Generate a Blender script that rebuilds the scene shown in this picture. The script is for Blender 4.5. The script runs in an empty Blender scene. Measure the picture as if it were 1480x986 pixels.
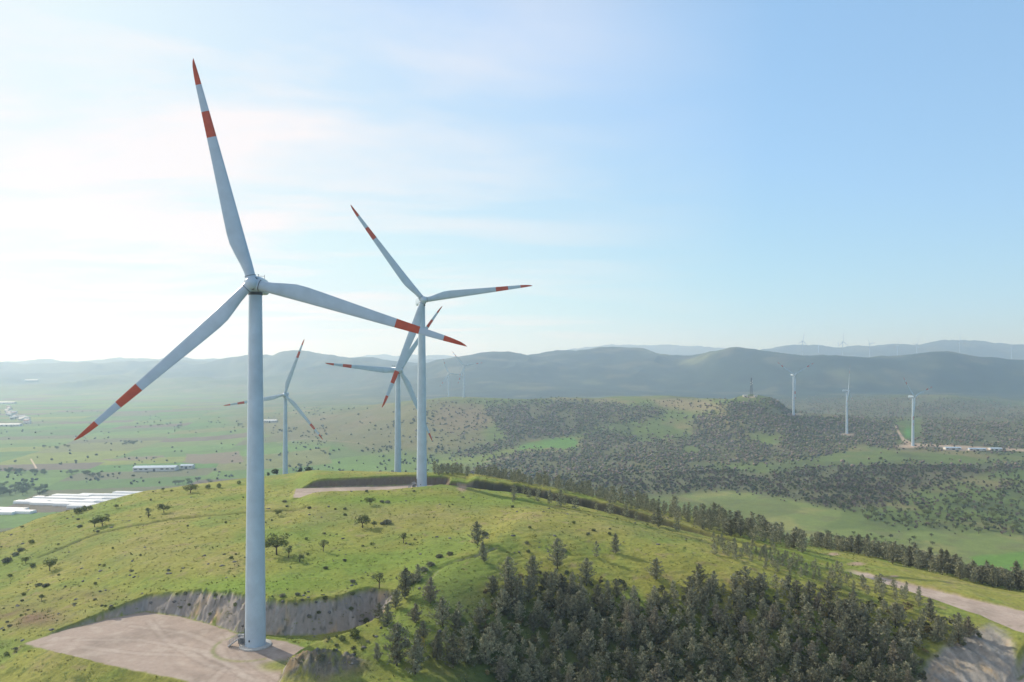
import bpy, math, random, time
_T0 = time.time()
def lap(n): print('LAP', n, round(time.time() - _T0, 1))
import numpy as np
from mathutils import Vector, Matrix
R = math.radians
random.seed(7)
rng = np.random.default_rng(7)
scene = bpy.context.scene
COL = scene.collection
F, PX0, HZ, ZC = 1050.0, 740.0, 528.0, 64.0      # focal length in photo pixels, principal column, horizon row, camera height

# ------------------------------------------------------------------ helpers
def tag(o, label=None, cat=None, group=None, kind=None):
    if label: o['label'] = label
    if cat: o['category'] = cat
    if group: o['group'] = group
    if kind: o['kind'] = kind
    return o

def empty(name, loc=(0, 0, 0), rz=0):
    o = bpy.data.objects.new(name, None); COL.objects.link(o)
    o.location = loc; o.rotation_euler = (0, 0, rz); o.empty_display_size = 1
    return o

def copy_tree(o, parent=None):
    c = o.copy(); COL.objects.link(c)
    if parent is not None:
        c.parent = parent
    for ch in list(o.children):
        copy_tree(ch, c)
    return c

class MB:
    """collects vertices and faces of ONE mesh object"""
    def __init__(s): s.v = []; s.f = []; s.m = []
    def add(s, vs, fs, mi=0):
        b = len(s.v); s.v += [tuple(p) for p in vs]
        s.f += [tuple(b + i for i in f) for f in fs]; s.m += [mi] * len(fs)
    def box(s, c, d, rz=0, mi=0):
        x, y, z = d[0] / 2, d[1] / 2, d[2] / 2; ca, sa = math.cos(rz), math.sin(rz)
        vs = []
        for sz in (-z, z):
            for sx, sy in ((-x, -y), (x, -y), (x, y), (-x, y)):
                vs.append((c[0] + sx * ca - sy * sa, c[1] + sx * sa + sy * ca, c[2] + sz))
        s.add(vs, [(3, 2, 1, 0), (4, 5, 6, 7), (0, 1, 5, 4), (1, 2, 6, 5), (2, 3, 7, 6), (3, 0, 4, 7)], mi)
    def tube(s, pts, rad, n=6, mi=0, cap=True):
        pts = [Vector(p) for p in pts]
        if not hasattr(rad, '__len__'): rad = [rad] * len(pts)
        rings = []
        for i, p in enumerate(pts):
            t = (pts[min(i + 1, len(pts) - 1)] - pts[max(i - 1, 0)]).normalized()
            a = Vector((0, 0, 1)) if abs(t.z) < .9 else Vector((1, 0, 0))
            u = t.cross(a).normalized(); w = t.cross(u)
            rings.append([p + (u * math.cos(k * 2 * math.pi / n) + w * math.sin(k * 2 * math.pi / n)) * rad[i] for k in range(n)])
        vs = [q for r in rings for q in r]; fs = []
        for i in range(len(pts) - 1):
            for k in range(n):
                fs.append((i * n + k, (i + 1) * n + k, (i + 1) * n + (k + 1) % n, i * n + (k + 1) % n))
        if cap:
            fs.append(tuple(range(n))); fs.append(tuple((len(pts) - 1) * n + k for k in reversed(range(n))))
        s.add(vs, fs, mi)
    def lathe(s, prof, n=48, mi=0, c=(0, 0), capb=True, capt=True):
        vs = []; fs = []
        for r, z in prof:
            for k in range(n):
                a = 2 * math.pi * k / n; vs.append((c[0] + r * math.cos(a), c[1] + r * math.sin(a), z))
        for i in range(len(prof) - 1):
            for k in range(n):
                fs.append((i * n + k, i * n + (k + 1) % n, (i + 1) * n + (k + 1) % n, (i + 1) * n + k))
        if capb: fs.append(tuple(reversed(range(n))))
        if capt: fs.append(tuple((len(prof) - 1) * n + k for k in range(n)))
        s.add(vs, fs, mi)
    def build(s, name, mats, parent=None, smooth=False, angle=None):
        me = bpy.data.meshes.new(name); me.from_pydata(s.v, [], s.f)
        for m in (mats if isinstance(mats, (list, tuple)) else [mats]): me.materials.append(m)
        me.polygons.foreach_set('material_index', s.m)
        me.update()
        if smooth:
            me.polygons.foreach_set('use_smooth', [True] * len(me.polygons))
            if angle: me.set_sharp_from_angle(angle=R(angle))
        o = bpy.data.objects.new(name, me); COL.objects.link(o)
        if parent is not None: o.parent = parent
        return o

def np_mesh(name, V, Fc, mats, parent=None, colors=None, smooth=False, mi=None):
    """fast mesh: V (n,3) array, Fc (m,k) array of same-size faces"""
    me = bpy.data.meshes.new(name)
    V = np.asarray(V, np.float32); Fc = np.asarray(Fc, np.int32); m, k = Fc.shape
    me.vertices.add(len(V)); me.vertices.foreach_set('co', V.ravel())
    me.loops.add(m * k); me.loops.foreach_set('vertex_index', Fc.ravel())
    me.polygons.add(m); me.polygons.foreach_set('loop_start', np.arange(0, m * k, k, dtype=np.int32))
    me.polygons.foreach_set('loop_total', np.full(m, k, np.int32))
    if smooth: me.polygons.foreach_set('use_smooth', np.ones(m, bool))
    for mm in (mats if isinstance(mats, (list, tuple)) else [mats]): me.materials.append(mm)
    if mi is not None: me.polygons.foreach_set('material_index', np.asarray(mi, np.int32))
    me.update(calc_edges=True)
    if colors is not None:
        a = me.color_attributes.new('Col', 'FLOAT_COLOR', 'POINT')
        c = np.ones((len(V), 4), np.float32); c[:, :colors.shape[1]] = colors
        a.data.foreach_set('color', c.ravel())
    o = bpy.data.objects.new(name, me); COL.objects.link(o)
    if parent is not None: o.parent = parent
    return o

# ------------------------------------------------------------------ noise
def _hash(ix, iy, seed):
    h = (ix.astype(np.int64) * 374761393 + iy.astype(np.int64) * 668265263 + seed * 974634777) & 0xffffffff
    h = ((h ^ (h >> 13)) * 1274126177) & 0xffffffff
    h = (h ^ (h >> 16)) & 0xffffffff
    return h
_GA = np.arange(256) * (2 * np.pi / 256); _GC = np.cos(_GA); _GS = np.sin(_GA)
def perlin(x, y, seed=0):
    x = np.asarray(x, float); y = np.asarray(y, float)
    x0 = np.floor(x); y0 = np.floor(y); fx = x - x0; fy = y - y0
    u = fx * fx * fx * (fx * (fx * 6 - 15) + 10); v = fy * fy * fy * (fy * (fy * 6 - 15) + 10)
    def g(ix, iy, dx, dy):
        a = _hash(ix, iy, seed) & 255
        return _GC[a] * dx + _GS[a] * dy
    n00 = g(x0, y0, fx, fy); n10 = g(x0 + 1, y0, fx - 1, fy); n01 = g(x0, y0 + 1, fx, fy - 1); n11 = g(x0 + 1, y0 + 1, fx - 1, fy - 1)
    return 1.4 * ((n00 * (1 - u) + n10 * u) * (1 - v) + (n01 * (1 - u) + n11 * u) * v)
def fbm(x, y, scale, octv=4, seed=0, gain=.5):
    s = 0; a = 1; t = 0
    for i in range(octv):
        s = s + a * perlin(x / scale + 17.3 * i, y / scale - 9.1 * i, seed + i); t += a; a *= gain; scale = scale / 2.03
    return s / t
def sstep(a, b, x):
    t = np.clip((x - a) / (b - a), 0, 1); return t * t * (3 - 2 * t)

# ------------------------------------------------------------------ terrain
def pchip(xk, yk, x):
    xk = np.asarray(xk, float); yk = np.asarray(yk, float)
    h = np.diff(xk); d = np.diff(yk) / h; n = len(xk); m = np.zeros(n)
    for i in range(1, n - 1):
        if d[i - 1] * d[i] > 0:
            w1 = 2 * h[i] + h[i - 1]; w2 = h[i] + 2 * h[i - 1]
            m[i] = (w1 + w2) / (w1 / d[i - 1] + w2 / d[i])
    m[0] = d[0]; m[-1] = d[-1]
    x = np.clip(x, xk[0], xk[-1]); i = np.clip(np.searchsorted(xk, x, side='right') - 1, 0, n - 2)
    t = (x - xk[i]) / h[i]
    return ((2 * t**3 - 3 * t**2 + 1) * yk[i] + (t**3 - 2 * t**2 + t) * h[i] * m[i] + (-2 * t**3 + 3 * t**2) * yk[i + 1] + (t**3 - t**2) * h[i] * m[i + 1])

def P(px, py, Y): return (px, Y, ZC - (py - HZ) / F * Y)      # knot seen at row py
def Q(px, z, Y): return (px, Y, z)                            # knot of known height
def Pz(px, py, z): return (px, (ZC - z) * F / (py - HZ), z)   # knot of known row and height
CURVES = [
 [Q(-700,-20,60), Q(0,-14,60), Q(400,-6,60), Q(800,-8,60), Q(1200,-18,60), Q(2200,-30,60)],
 [Q(-700,-14,120), Q(0,-6,132), Q(250,-3.5,140), Q(370,1,145), Q(450,1,145), Q(600,1,143), Q(690,-1,141), Q(750,-7,139), Q(950,-12,137), Q(1150,-14,138), Q(1300,-14,140), Q(1400,-13,143), Q(1480,-12,145), Q(2200,-25,150)],
 [Q(-700,-8,165), Q(-50,-3,165), Q(60,0,165), Q(220,3,166), Q(370,5.5,165), Q(470,5.2,163), Q(560,5.4,163), Q(640,7.2,168), Q(690,6.2,170), Q(760,2.5,172), Q(850,0,172), Q(1000,-2.2,172), Q(1150,-4,168), Q(1300,-5,164), Q(1400,-6,160), Q(1480,-7,158), Q(2200,-18,165)],
 [Q(-700,-12,225), Q(0,-3,210), Q(120,1,198), Q(220,4,190), Q(370,7.6,182), Q(480,7.2,180), Q(560,6.4,176), Q(640,10.2,192), Q(700,12,208), Q(760,13.6,232), Pz(850,758,12.6), Pz(960,786,10.6), Pz(1100,828,7.0), Pz(1250,865,3.0), Pz(1350,886,1.2), Q(1420,0.4,178), Q(1500,0,172), Q(2200,-14,180)],
 [Q(-700,-14,270), Pz(0,802,-4), Q(200,5,258), Q(400,9,250), Q(600,11,262), Q(700,11.3,275), Q(760,10.8,286), Pz(850,737,8.4), Pz(1000,771,5.0), Pz(1150,803,2.6), Pz(1250,833,1.2), Pz(1350,858,1), Pz(1480,889,0.5), Q(2200,-8,190)],
 [Q(-700,-14,290), Pz(0,775,-3), Pz(60,752,0), Pz(130,735,2), Pz(215,715,5), Pz(270,708,6), Pz(350,701,7), Q(420,8.5,350), Q(460,13.6,332), Q(560,14.3,330), Q(650,14.2,334), Pz(700,690,12.4), Pz(800,706,8.5), Pz(900,726,3.5), Pz(1000,746,-1), Pz(1100,769,-5), Pz(1160,788,-7.5), Pz(1250,801,-8.5), Pz(1350,824,-11), Pz(1480,852,-13), Q(2200,-20,238)],
 [Q(-700,-50,380), Q(0,-48,400), Q(200,-46,500), Q(411,-43,620), Q(500,-30,510), Q(573,-21.5,454), Q(650,-18,420), Q(800,-25,400), Q(1000,-34,378), Q(1200,-42,345), Q(1480,-50,318), Q(2200,-55,310)],
 [Q(-700,-120,620), Q(0,-122,740), Q(411,-115,820), Q(600,-104,720), Q(800,-92,640), Q(1000,-82,560), Q(1250,-82,480), Q(1480,-84,420), Q(2200,-84,400)],
 [Q(-700,-125,1225), Pz(0,690,-125), Pz(400,690,-124), Pz(600,680,-108), Pz(740,680,-95), Pz(900,708,-88), Pz(1000,712,-84), Pz(1200,745,-80), Pz(1300,768,-80), Pz(1480,776,-80), Q(2200,-80,600)],
 [Q(-700,-125,1800), Pz(0,640,-125), Pz(300,640,-121), Pz(420,640,-110), Pz(600,640,-95), Pz(740,640,-85), Pz(850,640,-82), Pz(1000,640,-80), Pz(1150,650,-76), Q(1250,-72,1180), Q(1319,-71,1213), Pz(1400,652,-72), Pz(1480,655,-76), Q(2200,-80,1150)],
 [Q(-700,-120,2700), Pz(0,600,-120), Pz(200,600,-117), Pz(330,604,-105), Pz(450,600,-85), Pz(560,585,-52), P(620,578,1974), P(670,577,1917), P(760,578,1880), P(850,577,1886), P(900,574,1872), P(960,572,1814), P(1010,575,1700), P(1055,577,1560), P(1085,571,1590), P(1112,576,1560), Q(1147,-32.5,1475), P(1200,603,1500), P(1280,607,1555), P(1340,612,1550), P(1480,615,1521), Q(2200,-70,1500)],
 [Q(-700,-115,4400), Q(0,-115,4400), Q(300,-110,3900), Q(450,-100,3600), Q(600,-90,2700), Q(850,-90,2600), Q(1085,-82,2250), Q(1200,-80,2150), Q(1300,-78,2080), Q(1480,-78,2080), Q(2200,-78,2080)],
 [Q(-700,-90,5400), Q(0,-95,5400), Q(300,-80,4900), P(500,563,4300), P(700,573,3400), P(1000,577,3100), P(1150,579,2850), P(1230,577,2750), P(1300,573,2700), P(1360,571,2700), P(1420,577,2700), P(1480,584,2700), Q(2200,-90,2700)],
 [Q(-700,-60,6200), Q(0,-60,6200), Q(300,-40,5500), P(500,545,4900), P(700,553,3900), P(1000,566,3700), P(1200,568,3300), P(1480,570,3300), Q(2200,-70,3300)],
 [P(-700,530,7000), P(0,533,7000), P(150,532,6800), P(300,528,6500), P(370,522,6200), P(440,519,6000), P(520,521,5800), P(600,522,5400), P(650,517,5000), P(700,513.5,5000), P(760,513,5200), P(800,511,5400), P(830,506,5600), P(870,502,5600), P(920,504,5500), P(960,512,5200), P(1000,516,4800), P(1030,508,4500), P(1060,504,4400), P(1090,508,4300), P(1130,514,4150), P(1200,515,4000), P(1300,515,4000), P(1360,511.5,4000), P(1400,514,4000), P(1480,522,4000), P(2200,520,4200)],
 [Q(-700,10,8000), Q(0,10,8000), Q(600,10,7000), Q(900,20,7000), Q(1480,10,6500), Q(2200,10,6500)],
 [P(-700,522,10000), P(0,526,10000), P(30,525,9800), P(65,520,9600), P(100,523,9700), P(160,520,9500), P(190,522,9500), P(240,521,9400), P(268,519,9300), P(300,525,9300), P(400,523,9500), P(560,521,9800), P(700,520,9800), P(850,512,9800), P(1000,514,9600), P(1070,509,9300), P(1110,505,9000), P(1145,500.5,9000), P(1180,500,9000), P(1210,504,8900), P(1240,502,8800), P(1300,497,8800), P(1380,493,8800), P(1440,496,8800), P(1480,500,8800), P(1700,500,8800), P(2200,512,8800)],
 [Q(-700,60,11000), Q(2200,60,11000)],
 [P(-700,516,12800), P(0,522,12800), P(300,523,12800), P(480,520,12800), P(540,514,12800), P(600,512,12800), P(640,513,12800), P(700,517,12800), P(780,512,12800), P(850,501,12800), P(900,498.5,12800), P(945,498.5,12800), P(1000,500.5,12800), P(1040,502,12800), P(1100,508,12800), P(1300,512,12800), P(1480,512,12800), P(2200,512,12800)],
 [Q(-700,-100,14500), Q(2200,-100,14500)],
]
pxs = np.concatenate([np.linspace(-640, -20, 110, endpoint=False), np.linspace(-20, 1500, 1250, endpoint=False), np.linspace(1500, 2120, 110)])
def rows_between(a, b, n, p):     # p=1: even in Y, p=-1: even in 1/Y
    if p == 1: return np.linspace(a, b, n, endpoint=False)
    return 1 / np.linspace(1 / a, 1 / b, n, endpoint=False)
Ys = np.concatenate([rows_between(60, 138, 50, 1), rows_between(138, 352, 560, 1), rows_between(352, 560, 45, 1), rows_between(560, 1300, 270, -1), rows_between(1300, 2750, 190, -1), rows_between(2750, 14500, 190, -1), [14500.]])
NC, NR = len(pxs), len(Ys)
cY = np.array([np.exp(pchip([k[0] for k in c], np.log([k[1] for k in c]), pxs)) for c in CURVES])
cZ = np.array([pchip([k[0] for k in c], [k[2] for k in c], pxs) for c in CURVES])
for i in range(1, len(CURVES)):
    cY[i] = np.maximum(cY[i], cY[i - 1] * 1.02)
# smooth each curve a little along px
ker = np.array([1, 2, 3, 4, 3, 2, 1.]); ker /= ker.sum()
def sm(a): return np.convolve(np.pad(a, 3, mode='edge'), ker, 'valid')
for i in range(len(CURVES)): cY[i] = sm(sm(cY[i])); cZ[i] = sm(sm(cZ[i]))
Z = np.zeros((NR, NC)); lY = np.log(Ys)
for j in range(NC): Z[:, j] = pchip(np.log(cY[:, j]), cZ[:, j], lY)
U = (pxs - PX0) / F
X = U[None, :] * Ys[:, None]; Y = np.repeat(Ys[:, None], NC, 1)
# natural relief
dist = Y
near = 1 - sstep(330, 420, dist)
Z += near * (.75 * fbm(X, Y, 26, 4, 3) + .22 * fbm(X, Y, 4.5, 3, 9))
midm = sstep(900, 1500, dist) * (1 - sstep(2600, 3800, dist))
plain = 1 - sstep(-118, -96, Z)
Z += midm * (1 - plain) * 9 * fbm(X, Y, 230, 4, 21) + sstep(450, 700, dist) * 1.6 * (1 - .7 * plain) * fbm(X, Y, 60, 3, 22)
farm = sstep(3200, 4500, dist)
rid = 1 - 2 * np.abs(fbm(X, Y * .6, 900, 4, 31))
Z += sstep(4300, 5200, dist) * (1 - sstep(8800, 9300, dist)) * (1 - sstep(420, 640, pxs))[None, :] * 60 * (1 - 2.6 * np.abs(fbm(X, Y * 1.5, 1500, 3, 41)))
Z += farm * (52 * (rid - .72) + 26 * fbm(X, Y, 420, 4, 37)) * (.35 + .65 * sstep(-60, 60, Z))

# ---- earthworks: pads and roads
def W(px, py, z=0.0):
    y = (ZC - z) * F / (py - HZ); return ((px - PX0) / F * y, y)
def poly_sd(x, y, poly):
    d = np.full(x.shape, 1e9); inside = np.zeros(x.shape, bool); n = len(poly)
    for i in range(n):
        ax, ay = poly[i]; bx, by = poly[(i + 1) % n]
        ex, ey = bx - ax, by - ay; t = np.clip(((x - ax) * ex + (y - ay) * ey) / (ex * ex + ey * ey), 0, 1)
        d = np.minimum(d, np.hypot(x - ax - t * ex, y - ay - t * ey))
        c = ((ay > y) != (by > y)) & (x < (bx - ax) * (y - ay) / (by - ay + 1e-12) + ax)
        inside ^= c
    return np.where(inside, -d, d)
def line_d(x, y, pts):     # distance and interpolated third (z) and fourth (halfwidth) values
    d = np.full(x.shape, 1e9); z = np.zeros(x.shape); w = np.zeros(x.shape)
    for a, b in zip(pts[:-1], pts[1:]):
        ex, ey = b[0] - a[0], b[1] - a[1]; t = np.clip(((x - a[0]) * ex + (y - a[1]) * ey) / (ex * ex + ey * ey), 0, 1)
        dd = np.hypot(x - a[0] - t * ex, y - a[1] - t * ey); m = dd < d
        d = np.where(m, dd, d); z = np.where(m, a[2] + t * (b[2] - a[2]), z); w = np.where(m, a[3] + t * (b[3] - a[3]), w)
    return d, z, w
def grade(Zn, d, z0, cut, fill):
    d = np.maximum(d, 0); out = np.minimum(np.maximum(Zn, z0 - d * fill), z0 + d * cut)
    return out
I0 = np.searchsorted(Ys, 420)
x_, y_ = X[:I0], Y[:I0]; z_ = Z[:I0].copy()
T1D = 166.; T1X = (369.2 - PX0) / F * T1D
pad1 = [W(36, 930), W(90, 912), W(150, 896), W(210, 884.5), W(262, 892), W(310, 905), W(345, 917), W(372, 923), W(410, 927), W(440, 937), W(436, 950), W(408, 966), W(400, 990), W(420, 1040), W(330, 1060), W(270, 984), W(190, 968), W(110, 950)]
jit = .5 * fbm(x_, y_, 3.2, 3, 51)
sd1 = poly_sd(x_, y_, pad1)
cutn = 1.15 + .35 * fbm(x_, y_, 2.4, 3, 55)
padG = [W(345,915), W(400,920), W(455,919), W(500,913), W(538,900), W(528,922), W(490,938), W(440,950), W(380,945)]      # grassy floor under the cutting
sdG = np.minimum(sd1, poly_sd(x_, y_, padG))
z1 = grade(z_, sdG - .4 + jit, 0, cutn * 1.25, .62)
T2D = 320.; T2X = (608.8 - PX0) / F * T2D; T2Z = ZC - (705 - HZ) / F * T2D
pad2 = [W(424, 719.5, T2Z), W(428, 706.5, T2Z), W(470, 704.5, T2Z), W(560, 702.5, T2Z), W(600, 701, T2Z), W(642, 702.5, T2Z), W(644, 709, T2Z), W(620, 713, T2Z), W(560, 717.5, T2Z)]
sd2 = poly_sd(x_, y_, pad2)
z2 = grade(z1, sd2 - .3 + jit, T2Z, 1.5, .5)
def WR(px, py, z, w): a = W(px, py, z); return (a[0], a[1], z, w)
road = [WR(640,707,10.7,3), WR(690,714,8.9,2.4), WR(760,724,7.0,2.3), WR(850,742,4.9,2.3), WR(950,764,3.1,2.3), WR(1050,786,1.6,2.4), WR(1150,808,.5,2.5), WR(1250,834,0,3.8), WR(1350,861,0,5), WR(1440,886,0,6.8), WR(1500,903,0,9.5), WR(1600,925,0,5), WR(1800,985,0,4)]
dr, zr, wr = line_d(x_, y_, road)
z3 = grade(z2, dr - wr + .5 * jit, zr, 1.3, .5)
branch = [WR(1510,905,0,4), WR(1560,935,-2,4), WR(1530,975,-5,4), WR(1480,1010,-7,4), WR(1380,1060,-9,4)]
db, zb, wb = line_d(x_, y_, branch)
z4 = grade(z3, db - wb + .4 * jit, zb, 1.25, .6)
# rocky knoll beside the tower pad
mx, my = W(462, 968, 1.5)
bump = 3.3 * np.exp(-(((x_ - mx) / 7.5) ** 2 + ((y_ - my) / 3.6) ** 2) ** 1.3) + .0
z4 = z4 + bump * (sd1 > 0.3) * sstep(0.3, 2.5, sd1) * (1 + .55 * fbm(x_, y_, 2.0, 4, 61))
# terrace tracks on the slopes
t1 = [W(60, 800, -1), W(130, 775, 2), W(200, 757, 5), W(260, 746, 7), W(350, 737, 9), W(440, 733, 10)]
t1 = [(a, b, 0, 0) for a, b in t1]
d_t, _, _ = line_d(x_, y_, t1)
z4 = z4 - .7 * np.exp(-(d_t / 1.6) ** 2)
t2 = [(a, b, 0, 0) for a, b in (W(618, 842, 8), W(632, 826, 9), W(655, 815, 10), W(685, 806, 11), W(715, 792, 12))]
d_t2, _, _ = line_d(x_, y_, t2)
z4 = z4 - .8 * np.exp(-(d_t2 / 1.2) ** 2)
cutmask = np.clip((np.maximum.reduce([z_ - z1, z1 - z2, z2 - z3, z3 - z4 * 1.0]) - .25) / .9, 0, 1)
PXn = np.repeat(pxs[None, :], I0, 0)
ry_ = np.interp(PXn, [640, 690, 760, 850, 950, 1050, 1150], [a[1] for a in road[:7]]); off = y_ - ry_
bm_ = sstep(672, 690, PXn) * (1 - sstep(860, 1080, PXn))
z4 += bm_ * (2.3 + .5 * fbm(x_, y_, 4, 2, 79)) * sstep(2.2, 3.9 , off) * (1 - sstep(8, 34, off))
bankc = bm_ * sstep(1.6, 2.6, off) * (1 - sstep(3.8, 4.8, off))
cutmask = cutmask * sstep(0, .6, sdG) * sstep(0, .6, sd2) * sstep(0, .6, dr - wr) * sstep(0, .6, db - wb)
Z[:I0] = z4
# rough the cut faces
Z[:I0] += cutmask * .5 * fbm(x_, y_, 1.6, 3, 71)
cliffm = (1 - sstep(-4, 8, poly_sd(PX0 + F * x_ / y_, HZ + (ZC - z4) / y_ * F, [(1345,955),(1385,925),(1430,908),(1458,925),(1466,1000),(1320,1000)]))) * (x_ > 60)
Z[:I0] += cliffm * (1.1 * fbm(x_ * 1.6 + y_ * .5, y_ * .6, 5.5, 5, 73) - .2)
tz_ = (Z[:I0] + .5 * 1.6 * fbm(x_, y_, 12, 4, 77)) / .7
Z[:I0] += .055 * np.sin(2 * np.pi * tz_) * sstep(-25, 0, x_) * sstep(168, 180, y_) * (1 - sstep(250, 262, y_)) * (sd1 > 1) * sstep(0, 2, dr - wr)
Z[:I0] += .55 * (1 - sstep(-3, 1.5, y_ - (158 + .16 * (x_ + 110)))) * (x_ < -62) * (sd1 > .5) * fbm(x_, y_, 5, 4, 75)
SPOT = ((573.8,454,-21.4,14),(411.5,617,-43.1,16),(1147,1472,-36.2,70),(1224,1392,-67.0,80),(1319.5,1217,-70.6,60),(670.5,1915,-20.4,110),(648.5,2250,-44.,60))
lYs = np.log(Ys)
def H(x, y):
    """ground height at world x, y"""
    y = max(min(y, 14400.), 61.); j = float(np.interp(PX0 + F * x / y, pxs, np.arange(NC))); i = float(np.interp(y, Ys, np.arange(NR)))
    i0 = min(int(i), NR - 2); j0 = min(int(j), NC - 2); fi, fj = i - i0, j - j0
    return float((Z[i0, j0] * (1 - fj) + Z[i0, j0 + 1] * fj) * (1 - fi) + (Z[i0 + 1, j0] * (1 - fj) + Z[i0 + 1, j0 + 1] * fj) * fi)
for px_s, D_s, z_s, r_s in SPOT:      # level ground under each turbine
    xs_, g_ = (px_s - PX0) / F * D_s, None
    i_, j_ = np.searchsorted(Ys, D_s), np.searchsorted(pxs, px_s); Z += (z_s - Z[i_, j_]) * np.exp(-(((X - xs_) / r_s) ** 2 + ((Y - D_s) / r_s) ** 2) ** 1.2)
def Hv(x, y):
    j = np.interp(PX0 + F * x / y, pxs, np.arange(NC)); i = np.interp(y, Ys, np.arange(NR))
    i0 = np.minimum(i.astype(int), NR - 2); j0 = np.minimum(j.astype(int), NC - 2); fi, fj = i - i0, j - j0
    return (Z[i0, j0] * (1 - fj) + Z[i0, j0 + 1] * fj) * (1 - fi) + (Z[i0 + 1, j0] * (1 - fj) + Z[i0 + 1, j0 + 1] * fj) * fi
def ground_at(px, py, ymin=100, ymax=14000):
    """first ground point along a photo pixel's ray"""
    ys = np.exp(np.linspace(math.log(ymin), math.log(ymax), 3000)); xs = (px - PX0) / F * ys
    zr_ = ZC - (py - HZ) / F * ys; g = Hv(xs, ys); k = np.argmax(g >= zr_)
    if not (g >= zr_).any(): return None
    k = max(k, 1); a = (zr_[k - 1] - g[k - 1]) / ((zr_[k - 1] - g[k - 1]) - (zr_[k] - g[k]) + 1e-9)
    y = ys[k - 1] + (ys[k] - ys[k - 1]) * a; x = (px - PX0) / F * y
    return x, float(y), H(x, y)
PYv = HZ + (ZC - Z) / Y * F        # photo row of every ground vertex (used to lay out the land cover)
PXv = np.repeat(pxs[None, :], NR, 0)

lap('relief')
# ---- land cover colours
def mixc(a, b, t): return a * (1 - t[..., None]) + b * t[..., None]
C = np.zeros((NR, NC, 3)); one = np.ones((NR, NC))
def c3(*a): return np.array(a, float)
G_YEL = c3(.27, .275, .066); G_GRN = c3(.18, .24, .052); G_DRY = c3(.32, .275, .11); G_DEEP = c3(.13, .16, .045)
n1 = fbm(X, Y, 38, 4, 101); n2 = fbm(X, Y, 9, 4, 102); n3 = fbm(X, Y, 2.2, 3, 103)
C[:] = G_YEL
C = mixc(C, G_GRN, sstep(-.15, .35, n1 + .45 * n2))
C = mixc(C, G_DRY, .65 * sstep(.12, .5, -n1 + .5 * n2 - .05))
C = mixc(C, G_DEEP, .8 * sstep(.15, .5, n3 + .45 * n2))
C = mixc(C, c3(.29, .225, .13), .55 * sstep(.2, .5, fbm(X, Y, 5, 4, 105) - .3 * n1))
C *= (1 + .22 * n2 + .12 * n3)[..., None]
# pale seed-head band over the hill, brown patch lower left, green foot along the cut
def blob(px, py, rx, ry): return np.exp(-(((PXv - px) / rx) ** 2 + ((PYv - py) / ry) ** 2))
nearm = (Y < 420)
C = mixc(C, c3(.27, .24, .10), nearm * np.clip(.7 * blob(560, 745, 170, 22) + .55 * blob(900, 765, 160, 14) + .5 * blob(200, 800, 150, 25) + .5 * blob(60, 890, 70, 25), 0, 1) * sstep(-.5, .4, n2))
C = mixc(C, c3(.20, .13, .085), nearm * np.clip(.95 * blob(35, 893, 60, 15) + .5 * blob(120, 862, 60, 12), 0, 1) * sstep(-.5, .2, n2))
C = mixc(C, G_GRN * c3(.95, 1.1, .8), nearm * np.clip(.85 * blob(380, 845, 170, 14) + .7 * blob(500, 812, 100, 20) + .6 * blob(440, 775, 60, 12) + .8 * blob(560, 722, 200, 8), 0, 1))
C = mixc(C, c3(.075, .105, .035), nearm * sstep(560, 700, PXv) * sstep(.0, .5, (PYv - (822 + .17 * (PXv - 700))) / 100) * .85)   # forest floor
# mid distance
far = Y > 420
gf = c3(.125, .17, .055); n4 = fbm(X, Y, 160, 4, 111); n5 = fbm(X, Y, 45, 4, 112)
Cf = np.zeros_like(C); Cf[:] = gf
Cf = mixc(Cf, c3(.19, .18, .085), sstep(-.05, .4, n4 + .4 * n5)); Cf = mixc(Cf, c3(.085, .105, .05), .7 * sstep(.05, .45, -n4 + .5 * n5))
# cultivated plain on the left: strips and blocks
ang = R(14); xr = X * math.cos(ang) + Y * math.sin(ang); yr = -X * math.sin(ang) + Y * math.cos(ang)
wob = 30 * fbm(X, Y, 400, 2, 113)
bx = np.floor((xr + wob) / 210); by = np.floor((yr + .5 * wob) / 95 + .5 * (bx % 2))
hh = _hash(bx, by, 5) / 4294967296.
pal = [c3(.095,.20,.045), c3(.13,.22,.055), c3(.11,.17,.06), c3(.17,.19,.07), c3(.19,.23,.05), c3(.14,.15,.08), c3(.10,.18,.05), c3(.12,.2,.05), c3(.15,.21,.06), c3(.15,.13,.095), c3(.11,.19,.05)]
Cp = np.zeros_like(C)
for i, p in enumerate(pal): Cp[(hh >= i / len(pal)) & (hh < (i + 1) / len(pal))] = p
Cp = Cp * (1 + .22 * n5)[..., None]
Cf = mixc(Cf, Cp, plain * (1 - sstep(3300, 6000, Y)))
RI = np.searchsorted(Ys, 420.); RJ0, RJ1 = np.searchsorted(pxs, -20), np.searchsorted(pxs, 1500)
RPX, RPY = PXv[RI:, RJ0:RJ1], PYv[RI:, RJ0:RJ1]; RN5, RN6 = n5[RI:, RJ0:RJ1], n4[RI:, RJ0:RJ1]
def region(poly, feather=4., wob=1.):
    out = np.zeros(PXv.shape); xs_ = [p[0] for p in poly]; ys_ = [p[1] for p in poly]
    m = (RPX > min(xs_) - 30) & (RPX < max(xs_) + 30) & (RPY > min(ys_) - 30) & (RPY < max(ys_) + 30)
    d = poly_sd(RPX[m], RPY[m], poly); v = np.zeros(RPX.shape); v[m] = 1 - sstep(-feather, feather, d + wob * 5 * RN5[m]); out[RI:, RJ0:RJ1] = v
    return out
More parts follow.
